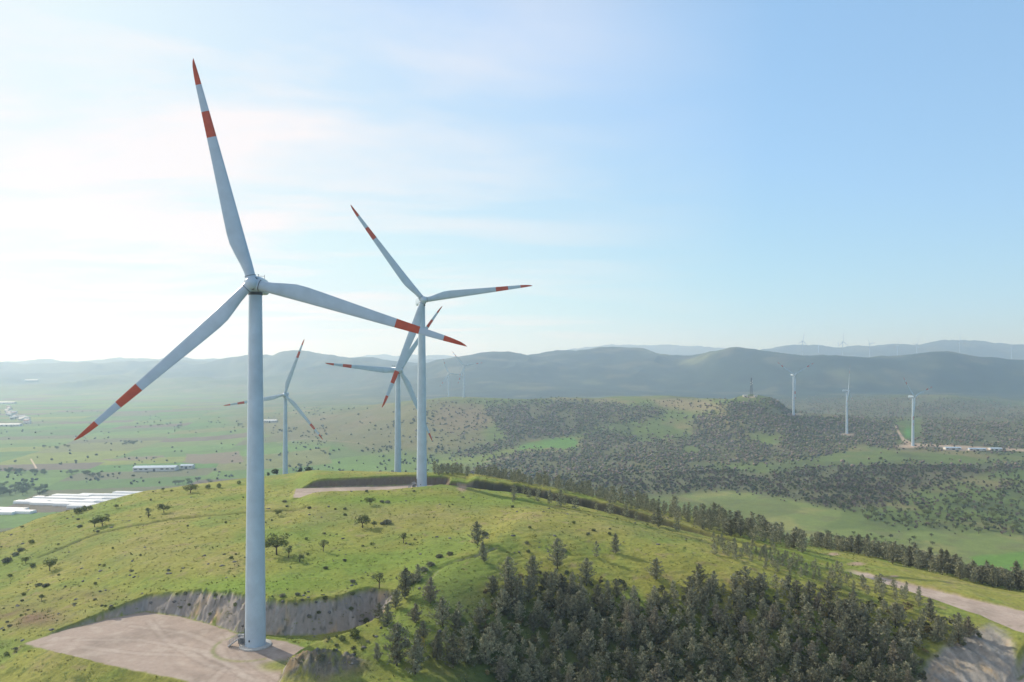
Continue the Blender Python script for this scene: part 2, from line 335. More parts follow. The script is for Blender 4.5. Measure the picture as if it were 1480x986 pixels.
# valley field on the right
fld = region([(985,716),(1060,708),(1130,716),(1215,732),(1215,748),(1180,765),(1300,768),(1480,772),(1480,835),(1400,828),(1250,800),(1100,762)], 3)
Cf = mixc(Cf, c3(.17, .22, .07) * (1 + .0), fld * .9)
Cf = mixc(Cf, c3(.22, .235, .085), fld * sstep(.0, .4, n5 + .5 * n4))
Cf = mixc(Cf, c3(.15, .165, .075), fld * .7 * sstep(.0, .35, fbm(X, Y, 28, 4, 117) - .3 * n4))
Cf = mixc(Cf, c3(.13, .16, .06), region([(1010,722),(1130,722),(1170,738),(1100,752),(1040,745)], 2) * .6)
Cf = mixc(Cf, c3(.13, .24, .05), region([(1400,805),(1480,800),(1480,835),(1420,828)], 2))
Cf = mixc(Cf, c3(.12, .23, .055), region([(742,650),(760,640),(800,632),(828,633),(838,641),(830,648),(790,649)], 1.5))   # small bright green field
Cf = mixc(Cf, c3(.17, .22, .06), region([(690,660),(740,648),(745,655),(700,668),(650,672),(620,672),(640,664)], 2) * .8)
Cf = mixc(Cf, c3(.20, .16, .115), region([(270,657),(345,652),(352,668),(300,672),(265,668)], 1.5) * .9)
Cf = mixc(Cf, c3(.20, .16, .115), region([(150,664),(235,658),(240,662),(160,668)], 1) * .8)
Cf = mixc(Cf, c3(.20, .155, .105), region([(640,585),(695,590),(715,612),(690,620),(650,625),(620,610)], 8) * .75)
Cf = mixc(Cf, c3(.165, .145, .08), region([(330,606),(450,598),(640,578),(700,585),(700,640),(640,655),(520,650),(480,640),(400,636)], 8, 2.) * .65)
Cf = mixc(Cf, c3(.24, .20, .12), region([(940,576),(1010,577),(1060,590),(1010,595),(960,590)], 5) * .8)
# forested ground
FOREST = [
 [(700,590),(740,583),(800,580),(860,580),(900,588),(960,592),(955,602),(880,612),(835,628),(800,633),(745,645),(700,656),(655,660),(668,652),(735,632),(712,606)],
 [(720,658),(780,652),(832,652),(845,632),(870,622),(900,628),(930,640),(1000,632),(1000,612),(1020,596),(1060,584),(1080,582),(1140,590),(1160,602),(1290,606),(1290,636),(1240,645),(1180,662),(1130,668),(1000,672),(1100,685),(1180,676),(1290,670),(1400,672),(1480,668),(1480,676),(1390,690),(1330,705),(1270,735),(1200,735),(1120,716),(1040,708),(960,716),(900,722),(820,706),(620,692),(700,676)],
 [(1330,580),(1360,574),(1420,580),(1480,588),(1480,640),(1335,638),(1330,600)],
 [(1105,578),(1200,574),(1345,574),(1345,600),(1300,606),(1160,602),(1120,590)],
 [(1240,640),(1290,650),(1480,655),(1480,640),(1335,636),(1300,640),(1290,606),(1235,604)],
]
fm = np.zeros((NR, NC))
for p in FOREST: fm = np.maximum(fm, region(p, 5, 1.6))
clear = np.clip(blob(1100, 632, 34, 6) + blob(960, 618, 30, 7) + blob(1035, 598, 30, 5) + blob(1000, 650, 12, 6) + blob(1110, 640, 20, 4) + blob(1060, 613, 20, 4), 0, 1)
Cf = mixc(Cf, c3(.115, .115, .068), fm * .8 * (1 - clear))
# dusty pads and tracks on the mid hills
def track(pts, wpx, colr, k=.9):
    global Cf
    xs_ = [p[0] for p in pts]; ys_ = [p[1] for p in pts]
    m = far & (Y < 3000) & (PXv > min(xs_) - 8) & (PXv < max(xs_) + 8) & (PYv > min(ys_) - 8) & (PYv < max(ys_) + 8)
    d, _, w = line_d(PXv[m], PYv[m], [(a, b, 0, c) for a, b, c in pts])
    Cf[m] = mixc(Cf[m], colr, k * (1 - sstep(.5, 1.15, d / np.maximum(w, .1))))
DUST = c3(.42, .33, .25)
track([(1294,614,1.5),(1299,625,2),(1306,636,2.8),(1318,643,3.5),(1345,644,2.2),(1400,647,2.8),(1480,651,2)], 0, DUST)
for (a, b, rx, ry) in ((1146,599,17,2.6),(1223,628,17,2.2),(1316,645,28,3.5),(1400,650,45,2.5),(1084,574,10,1.6)):
    Cf = mixc(Cf, DUST, far * (Y < 2600) * np.clip(1.6 * blob(a, b, rx, ry) - .5, 0, 1))
Cf = mixc(Cf, c3(.10, .24, .05), far * (Y < 2600) * np.clip(1.5 * blob(1312, 626, 7, 11) - .5, 0, 1))
track([(700,668,1),(760,656,1),(830,651,.8)], 0, DUST * .8, .5)
track([(1010,604,.8),(1060,606,1.0),(1085,612,.7)], 0, DUST * .9, .6)
track([(400,640,.5),(440,634,.7),(520,640,.5),(560,655,.5)], 0, DUST * .7, .4)
track([(45,664,1.2),(52,676,1.4)], 0, DUST * 1.4, .9)
# far mountains: dark scrub with paler clearings
n6 = fbm(X, Y, 700, 5, 121)
Cm = np.zeros_like(C); Cm[:] = c3(.035, .055, .04)
Cm = mixc(Cm, c3(.12, .14, .07), sstep(.12, .5, n6) * (1 - sstep(100, 260, Z)))
Cm = mixc(Cm, c3(.13, .13, .075), .5 * sstep(.05, .35, fbm(X, Y, 260, 4, 123)))
Cm = Cm * (1 + .5 * fbm(X, Y, 120, 3, 122))[..., None]
left = 1 - sstep(200, 700, PXv)
Cm = mixc(Cm, c3(.11, .13, .065), left * .6 * sstep(-.2, .3, n6))
Cf = mixc(Cf, Cm, sstep(2300, 3300, Y) * (1 - left) + sstep(4200, 6200, Y) * left)
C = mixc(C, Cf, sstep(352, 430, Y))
# gravel, rock
x_, y_ = X[:I0], Y[:I0]; Cn = C[:I0]
steepy = np.zeros_like(x_)
dzy = np.gradient(Z[:I0], axis=0) / np.gradient(Y[:I0], axis=0)
dzx = np.gradient(Z[:I0], axis=1) / np.gradient(X[:I0], axis=1)
steep = np.hypot(dzx, dzy)
q = fbm(x_, y_, 1.3, 4, 131); qq = fbm(x_ * 2.2, y_ * .7, 3.0, 3, 133); q3 = fbm(x_, y_, 8, 3, 134)
rockm = np.clip(cutmask * sstep(.30, .65, steep), 0, 1)
rc = np.zeros_like(Cn); rc[:] = c3(.22, .20, .18)
rc = mixc(rc, c3(.34, .25, .155), sstep(.05, .35, q3 + .3 * qq)); rc = mixc(rc, c3(.33, .31, .29), .7 * sstep(.1, .5, qq)); rc = mixc(rc, c3(.07, .07, .055), .8 * sstep(.15, .45, q + .2 * q3))
rc = rc * (1 + .3 * (y_ < 215))[..., None]
grassy = sstep(.05, .3, q + q3 * .8 - .1)
rc = mixc(rc, c3(.12, .095, .065), .75 * (y_ > 290) * (PXv[:I0] < 660))
rc = mixc(rc, c3(.065, .065, .038), .85 * sstep(645, 700, PXv[:I0]) * (y_ > 215))  # dark olive growth, with the road bank's shade painted into the colour
rockm2 = rockm * (1 - .8 * grassy * sstep(3.0, .6, np.maximum(sd1, 0)))
Cn[:] = mixc(Cn, rc, rockm2)
Cn[:] = mixc(Cn, rc * .8, .92 * bankc)  # bank strip darkened in colour to stand in for its shade
# rock cliff by the lower road and rocky knoll by the tower
cl = (1 - sstep(-6, 10, poly_sd(PXv[:I0], PYv[:I0], [(1350,950),(1385,920),(1430,905),(1462,925),(1470,1000),(1320,1000),(1330,975)]) + 8 * q3 + 6 * q)) * (x_ > 60)
Cn[:] = mixc(Cn, mixc(rc, np.broadcast_to(c3(.40, .375, .34), rc.shape) * .8, .5 * one[:I0] * sstep(-.5, .1, q)) * (1 + .3 * qq + .3 * q)[..., None].clip(.45, 1.4), cl * .95)
kn = np.clip(bump / 1.2, 0, 1) * sstep(-.5, .1, q3 + q * .7) * (y_ < my + 1.5)
Cn[:] = mixc(Cn, rc * (.55 + .5 * sstep(.1, .4, q))[..., None], kn * .92)
GRAV = np.zeros_like(Cn); GRAV[:] = c3(.39, .315, .265)
GRAV = mixc(GRAV, c3(.30, .245, .205), sstep(-.1, .4, fbm(x_, y_, 14, 4, 141))); GRAV = mixc(GRAV, c3(.47, .40, .34), .5 * sstep(0, .4, fbm(x_ + .5 * y_, y_ - .5 * x_, 5, 4, 142)))
cx, cy = T1X, T1D
ring = np.hypot(x_ - cx, (y_ - cy)); 
track_d = np.abs(ring - 15) ; GRAV = mixc(GRAV, c3(.47, .37, .30), .35 * np.exp(-(track_d / 1.2) ** 2)); GRAV = mixc(GRAV, c3(.33, .26, .21), .35 * np.exp(-((ring - 11.8) / .5) ** 2) + .3 * np.exp(-((ring - 17.5) / .6) ** 2))
for arc_ in ([W(300,990), W(330,962), W(318,935), W(270,915), W(190,905)], [W(410,985), W(372,962), W(345,940), W(330,915)], [W(340,1000), W(352,970), W(300,948), W(200,945), W(120,935)], [W(380,985), W(300,960), W(240,925), W(215,897)], [W(110,925), W(200,925), W(290,940), W(330,960), W(370,990)]):
    da_ = line_d(x_, y_, [(a, b, 0, 0) for a, b in arc_])[0] + .5 * q3
    GRAV = mixc(GRAV, c3(.25, .20, .165), .38 * (np.exp(-((da_ - 1.1) / .28) ** 2)) * sstep(-.5, .2, qq)); GRAV = mixc(GRAV, c3(.50, .43, .37), .3 * np.exp(-(da_ / .7) ** 2))
GRAV = mixc(GRAV, c3(.22, .20, .13), .55 * sstep(.25, .5, fbm(x_, y_, 3, 4, 145)) * sstep(-3.5, -.5, sd1))
g1 = 1 - sstep(-.3, .5, sd1 + 1.4 * jit)
notch = np.exp(-(((x_ - W(405, 962)[0]) / 4.2) ** 2 + ((y_ - W(405, 962)[1]) / 3.0) ** 2) ** 2)      # grassy wedge below the tower apron
rim = np.exp(-((ring - 9.0) / .55) ** 2) * ((x_ < cx - 1) | (y_ < cy - 5)) * (x_ < cx + 5)
g1 = g1 * (1 - .9 * notch) * (1 - .55 * sstep(-.2, .3, q + .3) * rim)
Cn[:] = mixc(Cn, GRAV, g1)
g2 = 1 - sstep(-.3, .5, sd2 + 1.4 * jit)
Cn[:] = mixc(Cn, GRAV * 1.03, g2)
gr = (1 - sstep(-.4, .5, dr - wr + 1.4 * jit)) * sstep(1215, 1250, PXv[:I0])
gr = np.maximum(gr, (1 - sstep(-.4, .5, db - wb + 1.4 * jit)))
rut = .25 * (np.exp(-((dr - 1.0) / .35) ** 2))
Cn[:] = mixc(Cn, mixc(GRAV * 1.08, np.broadcast_to(c3(.5, .43, .36), GRAV.shape), rut), gr)
# bare scrape on the bank above the road
for (a, b, rx, ry) in ((1205,801,9,2.5),(1238,815,14,3),(1292,833,8,1.5),(668,705,8,6)):
    Cn[:] = mixc(Cn, c3(.42, .31, .22), np.clip(1.7 * blob(a, b, rx, ry)[:I0] * (y_ < 330) - .4 + .5 * q, 0, 1))
Cn[:] = mixc(Cn, c3(.05, .06, .025), .5 * np.exp(-(d_t / 1.2) ** 2) + 0)
C[:I0] = Cn
bare = np.zeros((NR, NC)); bare[:I0] = np.clip(g1 + g2 + gr + rockm + cl, 0, 1)

lap('cover')
# ------------------------------------------------------------------ materials
def mat(name, base=(.5, .5, .5), rough=.8, spec=.3, build=None):
    m = bpy.data.materials.new(name); m.use_nodes = True; nt = m.node_tree
    b = nt.nodes['Principled BSDF']; b.inputs['Base Color'].default_value = (*base, 1)
    b.inputs['Roughness'].default_value = rough; b.inputs['Specular IOR Level'].default_value = spec
    if build: build(nt, b)
    return m
def N(nt, t, **kw):
    n = nt.nodes.new(t)
    for k, v in kw.items():
        if k in n.inputs: n.inputs[k].default_value = v
        else: setattr(n, k, v)
    return n
def noise_node(nt, scale, detail=4, rough=.6, coord='Object'):
    tc = N(nt, 'ShaderNodeTexCoord'); n = N(nt, 'ShaderNodeTexNoise'); n.inputs['Scale'].default_value = scale
    n.inputs['Detail'].default_value = detail; n.inputs['Roughness'].default_value = rough
    nt.links.new(tc.outputs[coord], n.inputs['Vector']); return n
def rng_node(nt, src, a, b, c, d):
    r = N(nt, 'ShaderNodeMapRange'); nt.links.new(src, r.inputs['Value'])
    for k, v in zip(('From Min', 'From Max', 'To Min', 'To Max'), (a, b, c, d)): r.inputs[k].default_value = v
    return r.outputs['Result']
def mulcol(nt, col, fac):
    m = N(nt, 'ShaderNodeVectorMath', operation='SCALE'); nt.links.new(col, m.inputs[0]); nt.links.new(fac, m.inputs['Scale']); return m.outputs[0]
def variegate(scale, lo, hi, attr=False, bump=0, bscale=1., objrand=0.):
    def f(nt, b):
        n = noise_node(nt, scale); v = rng_node(nt, n.outputs['Fac'], .3, .7, lo, hi)
        if objrand:
            oi = N(nt, 'ShaderNodeObjectInfo'); v2 = rng_node(nt, oi.outputs['Random'], 0, 1, 1 - objrand, 1 + objrand)
            mm = N(nt, 'ShaderNodeMath', operation='MULTIPLY'); nt.links.new(v, mm.inputs[0]); nt.links.new(v2, mm.inputs[1]); v = mm.outputs[0]
        if attr:
            a = N(nt, 'ShaderNodeAttribute', attribute_name='Col'); c = a.outputs['Color']
        else:
            r = N(nt, 'ShaderNodeRGB'); r.outputs[0].default_value = b.inputs['Base Color'].default_value; c = r.outputs[0]
        nt.links.new(mulcol(nt, c, v), b.inputs['Base Color'])
        if bump:
            n2 = noise_node(nt, bscale, 6, .65); bp = N(nt, 'ShaderNodeBump', Strength=1.0, Distance=bump)
            nt.links.new(n2.outputs['Fac'], bp.inputs['Height']); nt.links.new(bp.outputs[0], b.inputs['Normal'])
    return f
def ground_mat(nt, b):
    a = N(nt, 'ShaderNodeAttribute', attribute_name='Col')
    n = noise_node(nt, .9, 7, .72); v = rng_node(nt, n.outputs['Fac'], .3, .7, .78, 1.2)
    n2 = noise_node(nt, .12, 4, .6); v2 = rng_node(nt, n2.outputs['Fac'], .3, .7, .9, 1.1)
    mm = N(nt, 'ShaderNodeMath', operation='MULTIPLY'); nt.links.new(v, mm.inputs[0]); nt.links.new(v2, mm.inputs[1])
    # damp the contrast on bare gravel
    mx = N(nt, 'ShaderNodeMix', data_type='FLOAT'); nt.links.new(a.outputs['Alpha'], mx.inputs[0]); nt.links.new(mm.outputs[0], mx.inputs[2])
    v3 = rng_node(nt, n.outputs['Fac'], .3, .7, .88, 1.1); nt.links.new(v3, mx.inputs[3])
    nt.links.new(mulcol(nt, a.outputs['Color'], mx.outputs[0]), b.inputs['Base Color'])
    n4 = noise_node(nt, 1.4, 6, .7); bp = N(nt, 'ShaderNodeBump', Strength=.8, Distance=.5)
    bd = N(nt, 'ShaderNodeMix', data_type='FLOAT'); nt.links.new(a.outputs['Alpha'], bd.inputs[0]); bd.inputs[2].default_value = .7; bd.inputs[3].default_value = .02
    nt.links.new(bd.outputs[0], bp.inputs['Strength'])
    nt.links.new(n4.outputs['Fac'], bp.inputs['Height']); nt.links.new(bp.outputs[0], b.inputs['Normal'])
M_ground = mat('ground_cover', rough=.95, spec=.1, build=ground_mat)
M_white = mat('turbine_paint', (.44, .55, .64), .38, .45, variegate(.22, .86, 1.07))
M_red = mat('red_paint', (.48, .085, .04), .45, .3, variegate(.6, .85, 1.1))
M_dark = mat('dark_steel', (.05, .055, .06), .5, .4, variegate(2, .8, 1.2))
M_steel = mat('galvanised_steel', (.28, .29, .30), .5, .5, variegate(2, .8, 1.2))
M_conc = mat('concrete', (.50, .49, .46), .85, .2, variegate(1.5, .85, 1.1, bump=.02, bscale=6))
M_wall = mat('render_wall', (.62, .60, .56), .85, .2, variegate(.5, .88, 1.08))
M_blue = mat('blue_roof_sheet', (.42, .52, .62), .5, .4, variegate(.3, .85, 1.1))
M_tile = mat('clay_tile', (.34, .17, .11), .8, .2, variegate(.8, .8, 1.2))
M_poly = mat('white_plastic_film', (.82, .83, .83), .35, .5, variegate(.2, .92, 1.03))
M_bark = mat('bark', (.085, .065, .05), .9, .1, variegate(3, .7, 1.3))
M_rock = mat('rock', (.15, .145, .14), .9, .15, variegate(1.6, .6, 1.4, bump=.15, bscale=3, objrand=.3))
def leafy(name, base, orand=.25, lo=.6, hi=1.4, sc=1.1):
    def f(nt, b):
        variegate(sc, lo, hi, objrand=orand)(nt, b)
    return mat(name, base, .9, .12, f)
M_pine = leafy('pine_needles', (.225, .225, .145), .36, .5, 1.5)
M_pine2 = leafy('pine_needles_brown', (.27, .245, .17), .2)
M_leaf = leafy('leaves', (.15, .175, .06), .25)
M_leaf2 = leafy('olive_leaves', (.16, .18, .085), .2)
M_yel = leafy('yellow_blossom', (.42, .32, .035), .1)
M_scrub = mat('scrub', rough=.95, spec=.1, build=variegate(.25, .75, 1.3, attr=True))

# ------------------------------------------------------------------ ground object
ii = np.arange(NR - 1)[:, None] * NC + np.arange(NC - 1)[None, :]
faces = np.stack([ii, ii + 1, ii + NC + 1, ii + NC], -1).reshape(-1, 4)
V = np.stack([X, Y, Z], -1).reshape(-1, 3)
cc = np.concatenate([C, bare[..., None]], -1).reshape(-1, 4)
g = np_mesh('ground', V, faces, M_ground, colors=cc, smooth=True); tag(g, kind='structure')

# ------------------------------------------------------------------ wind turbine
HUBH = 82.4; OVH = 3.2
def blade_mesh():
    st = [(1.2, 1.12, -1.12, 2.2), (2.6, 1.12, -1.12, 2.1), (4.5, 1.10, -1.45, 1.75), (7, 1.05, -2.05, 1.3), (9.5, 1.0, -2.55, .95), (12, .96, -2.60, .8), (16, .9, -2.40, .65), (22, .82, -2.05, .5), (28, .74, -1.70, .4), (32.9, .67, -1.43, .33), (33, .67, -1.425, .33), (38.6, .59, -1.13, .25), (38.7, .59, -1.12, .25), (44.3, .50, -.80, .18), (44.4, .50, -.795, .18), (46.5, .46, -.62, .15), (48.3, .40, -.38, .11), (49.4, .34, -.08, .07), (50, .29, .25, .02)]
    n = 18; vs = []; fs = []; mi = []
    for r, le, te, th in st:
        c = le - te; mid = (le + te) / 2; tw = R(13) * max(0, 1 - r / 40) if r > 3 else 0
        k_round = max(0, min(1, (7 - r) / 4))
        for k in range(n):
            a = 2 * math.pi * k / n
            x = math.cos(a); y = math.sin(a)
            ya = y * (1 + .35 * x) if k_round < 1 else y
            y_f = y * k_round + ya * (1 - k_round)
            px_, py_ = mid + x * c / 2, y_f * th / 2
            X_ = px_ * math.cos(tw) - py_ * math.sin(tw); Y_ = px_ * math.sin(tw) + py_ * math.cos(tw)
            cone = -.9 * r / 50 - 2.0 * (r / 50) ** 2
            vs.append((X_, Y_ + cone, r))
    for i in range(len(st) - 1):
        z = (st[i][0] + st[i + 1][0]) / 2
        red = 1 if (32.95 < z < 38.65 or z > 44.35) else 0
        for k in range(n):
            fs.append((i * n + k, i * n + (k + 1) % n, (i + 1) * n + (k + 1) % n, (i + 1) * n + k)); mi.append(red)
    fs.append(tuple((len(st) - 1) * n + k for k in range(n))); mi.append(1)
    b = MB(); b.v = vs; b.f = fs; b.m = mi
    return b
def make_turbine(stairs=True):
    t = empty('wind_turbine')
    b = MB(); prof = []
    for i in range(25):
        f = i / 24; prof.append((2.28 - .83 * f ** 1.05, .3 + (HUBH - 1.95 - .3) * f))
    pr = []
    for r, z in prof:
        pr.append((r, z))
    b.lathe(pr, 56)
    tw = b.build('tower', M_white, t, smooth=True, angle=40)
    for z in (21.5, 50.5):
        s = MB(); rr = np.interp(z, [p[1] for p in prof], [p[0] for p in prof]) + .015
        s.lathe([(rr - .02, z - .07), (rr, z - .05), (rr, z + .05), (rr - .02, z + .07)], 56, capb=False, capt=False); s.build('flange', M_white, tw, smooth=True)
    b = MB(); b.lathe([(3.55, -1.2), (3.55, .22), (3.45, .3), (2.2, .3)], 56, capb=False, capt=False); b.build('foundation_ring', M_conc, t, smooth=True, angle=40)
    # nacelle: rounded long box
    b = MB(); prof = [(-2.5, 1.35, 1.45), (-2.2, 1.6, 1.7), (0, 1.75, 1.85), (5.5, 1.72, 1.85), (7.2, 1.6, 1.7), (7.6, 1.25, 1.35)]; n = 24; vs = []; fs = []
    for y, hx, hz in prof:
        for k in range(n):
            a = 2 * math.pi * k / n; c, s = math.cos(a), math.sin(a); e = .42
            vs.append((hx * math.copysign(abs(c) ** e, c), y, HUBH + hz * math.copysign(abs(s) ** e, s)))
    for i in range(len(prof) - 1):
        for k in range(n): fs.append((i * n + k, (i + 1) * n + k, (i + 1) * n + (k + 1) % n, i * n + (k + 1) % n))
    fs.append(tuple(range(n))); fs.append(tuple((len(prof) - 1) * n + k for k in reversed(range(n))))
    b.add(vs, fs); na = b.build('nacelle', M_white, t, smooth=True, angle=35)
    b = MB(); b.lathe([(1.55, HUBH - 2.4), (1.6, HUBH - 1.8)], 40); b.build('yaw_collar', M_dark, na, smooth=True, angle=40)
    b = MB()
    for x in (-.7, .7): b.tube([(x, 6.2, HUBH + 1.75), (x, 6.2, HUBH + 3.0)], .05, 5)
    b.tube([(-.7, 6.2, HUBH + 2.7), (.7, 6.2, HUBH + 2.7)], .04, 5); b.box((-.7, 6.2, HUBH + 3.05), (.3, .12, .12)); b.build('weather_mast', M_dark, na)
    b = MB()
    for y in (.6, 2.6):
        b.tube([(-1.6, y, HUBH + 1.6), (-1.6, y, HUBH + 2.4)], .04, 5)
    b.tube([(-1.6, .6, HUBH + 2.4), (-1.6, 2.6, HUBH + 2.4)], .04, 5); b.build('roof_rail', M_dark, na)
    # hub with three blade sockets
    b = MB(); n = 28; prof = [(0.01, -2.05), (.55, -1.95), (1.0, -1.65), (1.35, -1.2), (1.5, -.6), (1.52, 0), (1.5, .7), (1.38, 1.25), (1.3, 1.3)]; vs = []; fs = []
    for r, y in prof:
        for k in range(n): a = 2 * math.pi * k / n; vs.append((r * math.cos(a), y, r * math.sin(a)))
    for i in range(len(prof) - 1):
        for k in range(n): fs.append((i * n + k, i * n + (k + 1) % n, (i + 1) * n + (k + 1) % n, (i + 1) * n + k))
    fs.append(tuple((len(prof) - 1) * n + k for k in range(n)))
    b.add(vs, fs)
    for j in range(3):
        a = 2 * math.pi * j / 3; d = Vector((math.sin(a), 0, math.cos(a)))
        b.tube([d * .4, d * 1.62], [1.22, 1.22], 26)
    hub = b.build('hub', M_white, t, smooth=True, angle=35); hub.location = (0, -OVH, HUBH)
    for j in range(3):
        a = 2 * math.pi * (j + .5) / 3; d = Vector((math.sin(a) * .86, -.5, math.cos(a) * .86)).normalized(); s = MB()
        s.tube([d * 1.2, d * 1.68], [.34, .3], 12); s.build('hatch', M_dark, hub)
        s = MB(); a = 2 * math.pi * j / 3; d = Vector((math.sin(a), 0, math.cos(a))); s.tube([d * 1.6, d * 1.7], [1.26, 1.26], 26); s.build('blade_collar', M_dark, hub, smooth=True, angle=40)
    bl = blade_mesh().build('blade', [M_white, M_red], t, smooth=True, angle=50); bl.location = (0, -OVH, HUBH)
    for k in (1, 2):
        c = bl.copy(); COL.objects.link(c); c.parent = t
    if stairs:
        # door and access stair on the left-hand side of the tower
        b = MB(); b.box((-2.2, .0, 3.05), (.3, 1.0, 2.1)); d = b.build('door', M_dark, t)
        b = MB(); b.box((-2.36, .35, 3.05), (.06, .06, .2)); b.build('handle', M_steel, d)
        st = MB()
        for s in (-.6, .6):
            st.tube([(-5.9, s, .15), (-3.3, s, 2.0)], .11, 6); st.tube([(-3.3, s, 2.0), (-2.3, s, 2.0)], .11, 6)
            st.tube([(-3.3, s, 0), (-3.3, s, 2.0)], .08, 6)
            for f in (0, .33, .66, 1): st.tube([(-5.9 + 2.6 * f, s, .15 + 1.85 * f), (-5.9 + 2.6 * f, s, 1.2 + 1.85 * f)], .045, 5)
            for hgt in (.55, 1.05): st.tube([(-5.9, s, .15 + hgt), (-3.3, s, 2.0 + hgt), (-2.3, s, 2.0 + hgt)], .045, 5)
        for k in range(10): st.box((-5.8 + .26 * k, 0, .22 + .185 * k), (.28, 1.15, .05))
        st.box((-2.8, 0, 2.05), (1.0, 1.2, .06)); stt = st.build('stair', M_steel, t)
        b = MB(); b.box((-3.3, 1.3, 1.15), (1.5, .9, 1.9)); b.box((-3.3, 1.3, 2.14), (1.65, 1.05, .08)); b.build('switch_cabinet', M_steel, t)
        b = MB(); b.box((-.9, -2.14, 1.75), (.28, .12, .42), R(-22)); b.build('vent', M_dark, t)
    return t
def pose(t, x, y, z, yaw, ph):
    t.location = (x, y, z); t.rotation_euler = (0, 0, R(yaw)); k = 0
    for c in t.children:
        if c.name.startswith('blade'): c.rotation_euler = (0, R(90 - ph + 120 * k), 0); k += 1
        elif c.name.startswith('hub'): c.rotation_euler = (0, R(90 - ph), 0)
proto = make_turbine(True)
GRP = 'wind turbines of the wind farm'
def put_turbine(t, px, D, hub_py, yaw, ph, label, z=None):
    x = (px - PX0) / F * D; hz = ZC - (hub_py - HZ) / F * (D - OVH * math.cos(R(yaw)))
    zb_ = hz - HUBH
    pose(t, x, D, zb_ if z is None else z, yaw, ph); tag(t, label, 'wind turbine', GRP)
    print('turbine', px, 'D', round(D), 'base z', round(zb_, 1), 'ground', round(H(x, D), 1))
    return t
put_turbine(proto, 369.2, T1D, 408, 7, 103.9, 'biggest white wind turbine, standing on the gravel pad at front left', z=0)
t = copy_tree(proto); put_turbine(t, 609.6, T2D, 429.5, 17, 128.9, 'second largest white wind turbine on the gravel strip at the hill top', z=T2Z)
proto2 = make_turbine(False)
put_turbine(proto2, 575, 454, 535, 36, 55.3, 'white wind turbine just left of and behind the hilltop one, one red-tipped blade pointing left')
def far_turbine(px, D, py, yaw, ph, label, z=None):
    t = copy_tree(proto2); return put_turbine(t, px, D, py, yaw, ph, label, z)
far_turbine(412.3, 617, 570.5, 6, 70.3, 'smaller white wind turbine rising behind the hill right of the front tower')
far_turbine(1147, 1472, 541, 17, 149, 'pale wind turbine on the wooded hill, leftmost of the three on the right', H((1147-PX0)/F*1472, 1472) - .3)
far_turbine(1224, 1392, 565, 58, 93, 'pale wind turbine with one blade straight up, middle of the three on the right', H((1224-PX0)/F*1392, 1392) - .3)
far_turbine(1319.5, 1217, 573.5, 31, 139, 'pale wind turbine beside the dirt track, rightmost and nearest of the three on the right', H((1319.5-PX0)/F*1217, 1217) - .3)
far_turbine(670.5, 1915, 529, 13, 129.8, 'small distant wind turbine on the bare ridge, right one of the pair')
far_turbine(648.5, 2250, 540, 20, 113, 'small distant wind turbine on the bare ridge, left one of the pair', None)

def ridge_turbine(px, py, yaw, ph, ya, yb, label):
    best = None
    for y in np.linspace(ya, yb, 200):
        x = (px - PX0) / F * y; e = abs(H(x, y) + HUBH - (ZC - (py - HZ) / F * y))
        if best is None or e < best[0]: best = (e, y)
    y = best[1]; x = (px - PX0) / F * y; z = H(x, y) - .5
    t = copy_tree(proto2); pose(t, x, y, z, yaw, ph); tag(t, label, 'wind turbine', GRP)
    print('ridge turbine', px, round(y), 'err', round(best[0], 1)); return t
for px, py, ph, ya, yb, lb in (
    (1160, 492, 80, 3900, 4700, 'faint wind turbine on the far ridge, leftmost of the row'),
    (1183, 499, 110, 3900, 9000, 'faint wind turbine on the far ridge, second from left of the row'),
    (1211.5, 495.5, 165, 6500, 9200, 'tiny wind turbine on the saddle of the far ridge, left of a taller one'),
    (1218, 494, 90, 3900, 4700, 'faint tall wind turbine in the saddle of the far ridge'),
    (1257, 497, 130, 3900, 9000, 'faint wind turbine on the far ridge just right of the saddle'),
    (1297, 500, 75, 3900, 4700, 'faint wind turbine on the far ridge halfway to the summit'),
    (1325, 503, 60, 3900, 4500, 'faint wind turbine low on the far ridge, left of the summit'),
    (1387, 492, 95, 3900, 4700, 'faint wind turbine on the far ridge below its summit'),
    (1462, 503, 100, 3900, 4700, 'faint wind turbine on the far ridge, rightmost of the row')):
    ridge_turbine(px, py, 28, ph, ya, yb, lb)

lap('turb')
